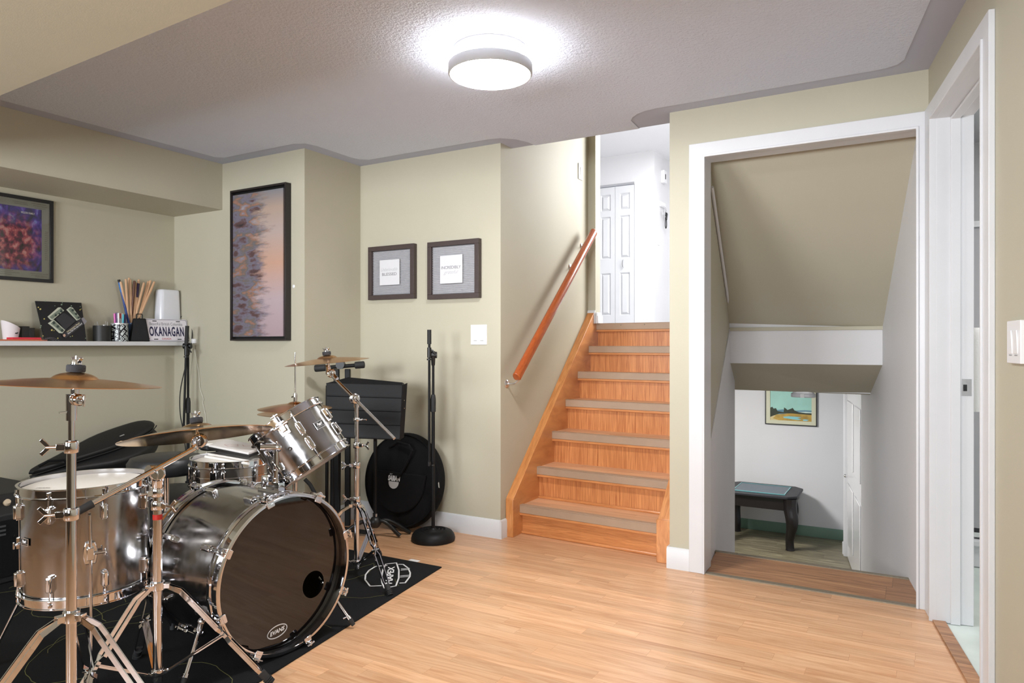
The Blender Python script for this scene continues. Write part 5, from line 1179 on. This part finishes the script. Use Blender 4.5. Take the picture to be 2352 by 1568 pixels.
# cymbal bag leaning on the wall
bc_=ony(3.50,929,1099); rad=.295
bag=thing('cymbal_bag','round black cymbal bag with white SABIAN print leaning on the wall','bag',(bc_.x,3.5,.006))
F=frame((bc_.x,3.485,.305),Vector((0,-1,.14)),(1,0,0))
obj('body',MB(F).lathe([(0,-.05),(.27,-.05),(.29,-.045),(.297,-.03),(.297,.0),(.29,.016),(.27,.024),(.20,.030),(0,.034)],None,72),M['black_cloth'],bag)
obj('piping',MB(F).lathe([(.285+.006*math.cos(t*.785),.020+.006*math.sin(t*.785)) for t in range(8)],None,72,closed=True),M['black_cloth'],bag)
obj('front_pocket',MB(F).prism([(.20*math.cos(R(a)),.20*math.sin(R(a))+.0) for a in range(-170,-9,8)]+[(.205,.05),(-.205,.05)],.022,z0=.026),M['black_cloth'],bag,bevel=.008,seg=3)
obj('handle_strap',MB(F).path([(-.10,.20,.04),(-.02,.235,.058),(.07,.225,.062),(.10,.19,.062),(.07,.12,.062),(.03,.05,.060),(-.0,.02,.056)],.009,8),M['black_cloth'],bag)
q=F.inverted()@onplane(F@Vector((0,0,.05)),F.to_3x3()@Vector((0,0,1)),905,1098)
T=F@Matrix.Translation((q.x,q.y,.0495)); g=MB(T); g.text('SABIAN',Matrix.Translation((0,.0,0)),w=.095,h=.034,bold=.05,shear=.1,ext=.0003); g.text('BY',Matrix.Translation((-.025,.024,0)),w=.02,h=.007,ext=.0003)
lg=obj('logo_lettering',g,M['print_white'],bag)
g=MB(T); g.prism([(.040*math.cos(R(a)),-.024+.040*math.sin(R(a))) for a in range(-185,6,10)],.0012); obj('logo_disc',g,mat('silver_print',srgb(196,194,194),.5),lg)
zp_=F@Vector((.285,.02,.02)); obj('zip_pull',MB().tube(zp_,zp_+Vector((.012,-.01,-.035)),.004,n=8),M['chrome_dull'],bag)
# music stand
mx=at(862,1100,4.20); msd=thing('music_stand','black music stand with closed desk behind the right cymbal stand','music stand',(mx.x,mx.y,0))
def P4(px,py,t): return at(px,py,t)
A=P4(749,879,4.12);B=P4(924,884,4.02);C=P4(918,1010,3.94);D=P4(752,1004,4.04)
nd=(B-A).cross(D-A).normalized(); 
if nd.dot(CAM-A)<0: nd=-nd
def quadslab(A,B,C,D,th,bm): 
    ps=[A,B,C,D]; bm.add(ps+[p-nd*th for p in ps],[(0,1,2,3),(7,6,5,4),(0,4,5,1),(1,5,6,2),(2,6,7,3),(3,7,4,0)])
ds=MB()
def L2(u,v): return A.lerp(B,u).lerp(D.lerp(C,u),v)
for k in range(4):
    v0,v1=k/4,(k+1)/4
    quadslab(L2(0,v0),L2(1,v0),L2(1,v1-.004),L2(0,v1-.004),.006,ds)
    quadslab(L2(0,v1-.03)+nd*.003,L2(1,v1-.03)+nd*.003,L2(1,v1-.008)+nd*.003,L2(0,v1-.008)+nd*.003,.006,ds)
quadslab(L2(0,0)-nd*.004,L2(1,0)-nd*.004,L2(1,1)-nd*.004,L2(0,1)-nd*.004,.006,ds); desk=obj('desk',ds,M['black_metal'],msd,bevel=.0015)
s=MB(); E_=P4(937,880,4.05); G_=P4(929,1004,3.98); quadslab(B+nd*.002,E_+nd*.012,G_+nd*.012,C+nd*.002,.003,s); obj('folding_side_panel',s,M['black_metal'],msd)
for py in (920,938): obj('rivet',MB().sphere(P4(930,py,3.99)+nd*.012,.0035,8),M['chrome'],desk)
s=MB(); quadslab(P4(800,866,4.16),P4(924,878,4.10),P4(924,884,4.08),P4(752,879,4.14),.03,s); obj('rear_ledge',s,M['black_metal'],msd)
obj('pole',MB().tube((mx.x,mx.y,.10),(mx.x,mx.y,P4(0,1000,4.1).z),.011,n=18),M['black_metal'],msd)
obj('upper_tube',MB().tube((mx.x,mx.y,P4(0,1010,4.1).z-.02),L2(.6,.5)-nd*.02,.009,n=14),M['black_metal'],msd)
s=MB().lathe([(0,.06),(.022,.065),(.034,.085),(.034,.105),(.022,.125),(.012,.13),(0,.13)],Matrix.Translation((mx.x,mx.y,0)),28); obj('hub',s,M['black_plastic'],msd)
obj('collar_ring',MB().lathe([(.011,.13),(.016,.13),(.016,.148),(.011,.148)],Matrix.Translation((mx.x,mx.y,0)),20,closed=True),M['chrome'],msd)
for fx,fy_ in ((942,1222),(919,1230),(778,1232)):
    f=onz(.012,fx,fy_); o=Vector((mx.x,mx.y,.09)); d=f-o; pts=[o,o+d*.3+Vector((0,0,.035)),o+d*.6+Vector((0,0,.028)),o+d*.85+Vector((0,0,.008)),f]
    lo=obj('leg',MB().path(smooth(pts,3),[.012]*4+[.0125]*6+[.013]*3,10),M['black_plastic'],msd)
# padded stand in the nook behind it
ks=at(786,1040,4.30); kn=thing('padded_stand','black twin-column stand with foam-ended crossbar in the wall corner','stand',(ks.x,ks.y,0))
a=at(722,846,4.24); b_=at(838,837,4.26)
obj('crossbar',MB().tube(a.lerp(b_,.12),b_.lerp(a,.12),.0115,n=18),M['black_metal'],kn)
for p,q in ((a,a.lerp(b_,.23)),(b_,b_.lerp(a,.2))): obj('foam_pad',MB().path([p+(q-p)*0,p.lerp(q,.04),p.lerp(q,.12),q.lerp(p,.05),q],[.010,.019,.0215,.021,.015],18),M['black_rubber'],kn)
for dx in (-.034,.034):
    o=Vector((ks.x,ks.y,0))+RV*dx; obj('column',MB().bar(o+Vector((0,0,.05)),o+Vector((0,0,a.z-.005)),.032,.03,up=FV),M['black_metal'],kn,bevel=.003)
s=MB().lathe([(0,-.02),(.026,-.02),(.026,.02),(0,.02)],frame(a.lerp(b_,.52)+Vector((0,0,.01)),-FV),20); obj('tilt_knob',s,M['black_plastic'],kn)
s=MB(); o=Vector((ks.x,ks.y,.03))
for d in (RV*.20-FV*.05,RV*-.17-FV*.12,FV*-.25): s.bar(o,o+d-Vector((0,0,.015)),.03,.02)
obj('foot',s,M['black_metal'],kn,bevel=.003)
for px_,w_ in ((735,.024),(752,.012)):
    pass
gp=thing('hardware_tube','black folded stand tubes leaning in the corner behind the drums','stand',at(765,1215,4.2))
gp.name='folded_stand'
for px_,r_ in ((748,.010),(762,.016),(776,.010)):
    top=at(px_+4,885+px_-748,4.32); bo=onz(.012,px_+2,1222); obj('tube',MB().tube(bo,top,r_,n=16),M['black_metal'],gp)
obj('brace',MB().path([at(700,1100,4.2),at(712,1112,4.2),at(722,1130,4.2),at(735,1165,4.2),at(748,1190,4.2)],.012,10),M['black_rubber'],gp)
# ================================================================ LEFT CORNER: amplifier, gig bag, case
ap=thing('amplifier','black keyboard amplifier with pale knobs at the left edge of the picture','amplifier',(-4.05,1.62,.006))
ax0,ax1,ay0,ay1,azt=-4.42,-3.80,1.36,1.98,.42
b=MB(); b.prism([(0,0),(.62,0),(.62,.33),(.52,.414),(0,.414)],ay1-ay0,Matrix(((1,0,0,ax0),(0,0,1,ay0),(0,1,0,.006),(0,0,0,1)))); obj('cabinet',b,mat('black_tolex',(.012,.012,.013),.6,bump=.4,bscale=250),ap,bevel=.008,seg=3)
Fk=frame(((ax0+.57),ay1-.06,.381),Vector((.72,0,.69)),(0,1,0))
kb=mat('cream_knob',srgb(204,186,160),.4)
for k in range(8):
    q=Fk@Vector((.05-.055*k,0,0)); obj('knob',MB(frame(q,Vector((.72,0,.69)))).lathe([(0,.018),(.013,.018),(.016,.006),(.016,0),(0,0)],None,16),kb,ap)
b=MB().bb((-3.80,ay0+.03,.04),(-3.794,ay1-.03,.31)); obj('grille',b,M['black_cloth'],ap)
b=MB().box((-3.790,1.80,.22),(.006,.10,.012),rx=R(-12)); obj('glint_bar',b,M['chrome'],ap)  # chrome bar standing in for a light reflection on the amplifier front
for k in range(3): obj('port_label',MB().box((-3.792,1.70,.285-.02*k),(.003,.04,.009)),mat('grey_label',srgb(70,70,72),.6),ap)
# gig bag: outline in plan, extruded and tilted, body end high in the corner
def loftbag(name,label,cat,spine,widths,th,tilt,parts=True):
    pass
gb=thing('gig_bag','black padded guitar gig bag lying tilted on cases against the wall','bag',at(250,1010,4.25))
q0=at(66,1084,3.88); q1=at(140,1060,3.98); q2=at(205,1015,4.15); q3=at(350,958,4.60)
# frame on the bag: u along length, v across (towards the room and down), n up
US=[0,.11,.25,.41,.53,.65,.76,.814]; FAR=[.02,.035,.06,.10,.105,.10,.09,.05]
NEARS=[[.02,.05,.08,.16,.17,.16,.10,.05],[.015,.03,.045,.065,.07,.055,.03,.0]]
O=at(64,1080,3.92); U=(at(360,968,4.62)-O).normalized(); V=Vector((.85,.1,-.42)); V=(V-U*V.dot(U)).normalized(); Nn=U.cross(V); 
if Nn.z<0: Nn=-Nn
def bagpt(u,v,n): return O+U*u+V*v+Nn*n
for layer,(n0,n1,shr,nm_) in enumerate([(-.17,-.045,1.0,'main_compartment'),(-.045,-.004,1.0,'padded_lid')]):
    vs=[]; top=[(u,-a_) for u,a_ in zip(US,FAR)]+[(u,b__) for u,b__ in list(zip(US,NEARS[layer]))[::-1]]
    b=MB(); m_=len(top)
    rings=[(.96,n0),(1.0,n0+.012),(1.0,n1-.012),(.95,n1),(.4,n1+.004)]
    for s_,n_ in rings:
        for u,v in top: vs.append(bagpt(.45+(u-.45)*s_,.0+v*s_,n_))
    b.add(vs,[(i*m_+j,i*m_+(j+1)%m_,(i+1)*m_+(j+1)%m_,(i+1)*m_+j) for i in range(len(rings)-1) for j in range(m_)]+[tuple(range(m_))[::-1],tuple(range((len(rings)-1)*m_,len(rings)*m_))],True)
    obj(nm_,b,mat('black_bag_nylon_%d'%layer,(.010,.010,.011),.5,bump=.35,bscale=60),gb,ang=60,sub=1)
pz=[bagpt(u,b__+.002,-.03) for u,b__ in zip(US,NEARS[1])]
obj('zip_piping',MB().path(smooth(pz,2),.0035,6),M['black_rubber'],gb)
obj('brand_tag',MB(frame(bagpt(.56,.01,.004),Nn,U)).box((0,0,0),(.03,.007,.002)),M['silver'],gb)
obj('strap',MB().path([bagpt(.06,.0,.0),bagpt(.10,.02,.03),bagpt(.17,.05,.02),bagpt(.2,.08,-.04)],.007,8),M['black_cloth'],gb)
cs=thing('instrument_case','black padded instrument case standing under the gig bag','case',(-4.24,2.52,.006))
b=MB().prism([(x,y) for x,y in rrect(.13,.30,.06)],.255,Matrix.Translation((-4.24,2.52,.006))); obj('case_body',b,M['black_cloth'],cs,bevel=.02,seg=3)
obj('handle',MB().path([(-4.11,2.44,.17),(-4.08,2.45,.17),(-4.075,2.52,.17),(-4.08,2.59,.17),(-4.11,2.60,.17)],.008,8),M['black_rubber'],cs)
cs2=thing('soft_bag','low rumpled black bag lying behind the drum stool','bag',(-3.78,2.62,.006))
b=MB(); b.sphere((0,0,0),.27,28,(.85,1.25,.62),Matrix.Translation((-3.78,2.56,.17))@Matrix.Rotation(R(20),4,'Z')); obj('bag_body',b,mat('black_bag_leather',(.010,.010,.011),.42,bump=.3,bscale=30),cs2)
obj('seam',MB().path([Vector((-3.78,2.56,.17))+Vector((.228*math.cos(t)-.0,.325*math.sin(t),.05)) for t in [i*math.pi/16 for i in range(32)]],.004,6,closed=True),M['black_rubber'],cs2)
# ================================================================ DOWNSTAIRS: table, picture, lamp
ctx=-1.15; tz=-1.2; tb=thing('side_table','dark carved side table with a blue glass inset top in the lower room','table',(-1.55,8.9,tz)); TH=.62
dw=mat('dark_carved_wood',srgb(20,16,17),.35); slate=mat('dark_grey_top',srgb(36,36,42),.5)
x0,x1,y0_,y1_=-2.02,-1.16,8.50,9.20; ch_=.10
b=MB().prism([(x0+ch_,y0_),(x1-ch_,y0_),(x1,y0_+ch_),(x1,y1_-ch_),(x1-ch_,y1_),(x0+ch_,y1_),(x0,y1_-ch_),(x0,y0_+ch_)],.03,z0=tz+TH-.03); obj('table_top',b,slate,tb,bevel=.006)
gm=mat('blue_tinted_glass',srgb(40,70,86),.2,ior=1.4)
b=MB().bb((x0+.14,y0_+.10,tz+TH),(x1-.14,y1_-.10,tz+TH+.005)); obj('glass_inset',b,gm,tb); 
s=MB(); 
for p,q in (((x0+.13,y0_+.10),(x1-.13,y0_+.10)),((x1-.14,y0_+.10),(x1-.14,y1_-.10)),((x0+.14,y0_+.10),(x0+.14,y1_-.10)),((x0+.13,y1_-.10),(x1-.13,y1_-.10))): s.bar((*p,tz+TH+.004),(*q,tz+TH+.004),.012,.008)
obj('glass_edge',s,mat('teal_glass_edge',srgb(96,160,164),.15),tb)
b=MB(); b.bb((x0+.07,y0_+.05,tz+TH-.17),(x1-.07,y0_+.08,tz+TH-.03)); b.bb((x0+.07,y1_-.08,tz+TH-.13),(x1-.07,y1_-.05,tz+TH-.03)); b.bb((x0+.05,y0_+.07,tz+TH-.13),(x0+.08,y1_-.07,tz+TH-.03)); b.bb((x1-.08,y0_+.07,tz+TH-.13),(x1-.05,y1_-.07,tz+TH-.03)); obj('apron',b,dw,tb,bevel=.004)
lp_=None
for sxn,syn in ((1,-1),(-1,-1),(1,1),(-1,1)):
    c_=Vector(((x1-(.15 if syn>0 else .075)) if sxn>0 else (x0+.075),(y0_+.075) if syn<0 else (y1_-.075),0)); d=Vector((sxn,syn,0)).normalized()
    b=MB(); pts=[(0,TH-.03,.078),(0,TH-.16,.082),(.024,TH-.21,.082),(.042,TH-.29,.076),(.030,TH-.38,.064),(.0,TH-.46,.054),(-.008,TH-.53,.050),(.002,TH-.60,.052),(.004,.004,.052)]
    vs=[]
    for o_,z_,r_ in pts:
        for j in range(8):
            t=2*math.pi*(j+.5)/8; rr_=r_*(1.0 if j%2 else 1.0); vs.append(c_+d*o_+Vector((rr_*math.cos(t),rr_*math.sin(t),tz+z_)))
    b.add(vs,[(i*8+j,i*8+(j+1)%8,(i+1)*8+(j+1)%8,(i+1)*8+j) for i in range(len(pts)-1) for j in range(8)]+[tuple(range(8)),tuple(range(64,72))[::-1]],True)
    obj('leg',b,dw,tb,sub=1)
# landscape painting
fy=9.30; a=ony(fy,1757,968); c=ony(fy,1876.5,982); w=c.x-a.x; zb3=(a.z+c.z)/2-.01; h=.50
lpn=thing('landscape_painting','framed landscape painting of a pond and pines in the lower room','painting',(a.x+w/2,9.33,zb3)); F=facing((a.x,fy,zb3),(1,0,0),(0,-1,0))
picframe(lpn,F,w,h,.012,.03,M['black_plastic']); b=MB(F)
fw=.012
for q0_,q1_ in (((fw,fw),(w-fw,fw+.045)),((fw,h-.057),(w-fw,h-fw)),((fw,fw+.045),(fw+.05,h-.057)),((w-fw-.05,fw+.045),(w-fw,h-.057))): b.bb((q0_[0],q0_[1],-.02),(q1_[0],q1_[1],-.006))
obj('cream_liner',b,mat('cream_liner',srgb(206,206,180),.5),lpn)
def ly(px,py): q=F.inverted()@ony(fy-.0,px,py); return (q.x,q.y)
pn=MB(F).bb((.06,.055,-.02),(w-.06,h-.055,-.015)); pno=obj('painted_sky',pn,(lambda m:m)(mat('pale_teal_sky',srgb(158,208,196),.5,var=.06,vscale=6)),lpn)
def lpoly(name,pts,m,z): 
    b=MB(F@Matrix.Translation((0,0,z))); b.prism([ly(1680+x/3.647,890+y/3.647) for x,y in pts],.0006); obj(name,b,m,pno)
lpoly('painted_hills',[(312,205),(380,188),(430,182),(470,196),(560,192),(610,190),(684,194),(684,222),(312,240)],mat('blue_hills',srgb(96,140,160),.6),-.0148)
lpoly('painted_mist',[(560,205),(620,202),(684,208),(684,216),(560,214)],mat('mist',srgb(196,220,214),.6),-.0140)
lpoly('painted_field',[(312,250),(380,224),(500,214),(600,222),(684,228),(684,300),(560,294),(430,286),(312,280)],mat('ochre_field',srgb(178,146,66),.6,var=.3,vscale=14),-.0132)
lpoly('painted_path',[(312,252),(350,232),(370,234),(345,256),(430,284),(312,280)],mat('sand_path',srgb(206,190,140),.6),-.0124)
lpoly('painted_trees',[(312,150),(326,168),(340,160),(352,176),(372,172),(384,196),(436,206),(440,166),(456,176),(468,188),(500,176),(512,170),(526,190),(560,206),(620,214),(684,216),(684,230),(600,224),(500,216),(400,216),(372,226),(312,250)],mat('dark_pines',srgb(42,52,34),.6,var=.3,vscale=20),-.0116)
lpoly('painted_pond',[(430,244),(480,240),(560,246),(586,250),(548,256),(586,266),(560,272),(500,264),(440,254)],mat('pond_blue',srgb(130,198,206),.5),-.0108)
lpoly('painted_pool',[(596,268),(620,266),(648,272),(630,280),(600,278)],mat('pond_blue2',srgb(140,200,210),.5),-.0108)
# little flush lamp under the edge of the lower sloping ceiling
e=at(1845,904,5.2); ll=thing('flush_lamp','small oval white lamp under the low sloping ceiling edge','lamp',e)
F=frame(e+Vector((0,0,-.012)),(0,0,1),(1,0,0)); ov=[(x*1.0,y) for x,y in rrect(.085,.05,.045)]
obj('lamp_body',MB(F).prism(ov,.030,z0=-.014),mat('translucent_grey_white',srgb(205,205,210),.3),ll,bevel=.006,seg=3)
obj('lamp_base',MB(F).prism([(x*.85,y*.85) for x,y in ov],.02,z0=.012).box((0,-.05,-.0),(.028,.012,.028)),M['white_plastic'],ll)
# ================================================================ UPPER HALL things
hx=cxr
def hp(px,py): return onx(hx,px,py)
T0=hp(1521,407); ch2=thing('door_chime','white wall chime box with a black slot high in the upper hall','chime box',T0)
obj('box',MB().bb((hx,T0.y-.06,T0.z-.085),(hx+.05,T0.y+.06,T0.z+.085)),M['white_plastic'],ch2,bevel=.004); obj('slot',MB().bb((hx+.05,T0.y-.022,T0.z-.035),(hx+.052,T0.y+.012,T0.z+.035)),M['black_plastic'],ch2)
K0=hp(1519,472); kr=thing('key_rack','white key rack with hooks on the upper hall wall','key rack',K0)
obj('rail',MB().bb((hx,K0.y-.09,K0.z-.025),(hx+.022,K0.y+.12,K0.z+.045)),M['white_plastic'],kr,bevel=.003)
for k in range(4): obj('hook',MB().path([(hx+.02,K0.y-.06+.05*k,K0.z-.01),(hx+.04,K0.y-.06+.05*k,K0.z-.03),(hx+.05,K0.y-.06+.05*k,K0.z-.015)],.004,8),M['chrome_dull'],kr)
def keys(lb,y,z,dark,name='key_bunch'):
    r=thing(name,lb,'keys',(hx+.04,y,z)); s=MB()
    s.path([Vector((hx+.045,y+.018*math.cos(t),z-.02+.02*math.sin(t))) for t in [i*.7854 for i in range(8)]],.003,6,closed=True); obj('key_ring',s,M['chrome'],r)
    for k in (-1,0,1): obj('key',MB().box((hx+.045,y+.012*k,z-.075),(.004,.014,.06),rx=R(12*k)),M['chrome_dull'] if not dark else M['black_plastic'],r)
    if dark:
        obj('strap',MB().path(smooth([Vector((hx+.045,y,z-.09)),Vector((hx+.045,y+.03,z-.16)),Vector((hx+.045,y+.035,z-.23)),Vector((hx+.045,y+.005,z-.27)),Vector((hx+.045,y-.025,z-.23)),Vector((hx+.045,y-.01,z-.12))]),.006,8),M['black_cloth'],r)
        obj('key_fob',MB().box((hx+.05,y+.02,z-.10),(.015,.045,.09),rx=R(-20)),M['black_plastic'],r)
keys('silver key bunch hanging on the left hook of the hall key rack',K0.y-.06,K0.z-.04,False); keys('keys with black fob and wrist strap on the hall key rack',K0.y+.06,K0.z-.04,True)
S0=hp(1512,553); plate('white switch plate on the bright upper hall wall below the keys','switch_plate',frame(S0,(1,0,0),(0,1,0)),.075,.118,(0,),cat='wall switch')
# ================================================================ BATHROOM things
shw=thing('shower','white shower stall with grey glass panel seen through the bathroom doorway','shower',(.7,4.75,0))
gy=mat('grey_shower_glass',srgb(168,168,172),.25)
obj('shower_tray',MB().bb((.1,4.36,.0),(1.88,5.09,.13)).bb((.1,4.34,.11),(1.88,4.40,.145)),M['white_paint'],shw,bevel=.008)
obj('glass_panel',MB().bb((.1,4.385,.20),(1.88,4.395,1.77)),gy,shw)
obj('top_rail',MB().bb((.1,4.37,1.77),(1.88,4.41,1.80)),M['white_paint'],shw); obj('bottom_rail',MB().bb((.1,4.37,.155),(1.88,4.41,.18)),M['chrome_dull'],shw)
tw=at(2246,850,3.05); F=frame(tw,(0,-1,0),(1,0,0))
tr=thing('towel','white ribbed towel hanging behind the bathroom doorway jamb','towel',tw)
b=MB(F); xs=[-.10,-.08,-.04,0,.016,.022,.016,0,-.04,-.08,-.10]; ys_=[.0,.02,.024,.02,.010,0,-.010,-.02,-.024,-.02,0]
pr_t=[(.185,.75),(.178,.9),(.15,1.0),(.0,1.04),(-.12,1.0),(-.172,.98),(-.18,.9)]
vs=[]
for z_,s_ in pr_t:
    for x_,y_ in zip(xs[:-1],ys_[:-1]): vs.append((x_*1+ (s_-1)*.06,z_,y_*s_))
k=len(xs)-1
b.add(vs,[(i*k+j,i*k+(j+1)%k,(i+1)*k+(j+1)%k,(i+1)*k+j) for i in range(len(pr_t)-1) for j in range(k)]+[tuple(range(k)),tuple(range((len(pr_t)-1)*k,len(pr_t)*k))[::-1]],True)
obj('cloth',b,mat('white_terry',srgb(226,226,228),.9,bump=.5,bscale=140),tr,sub=1)
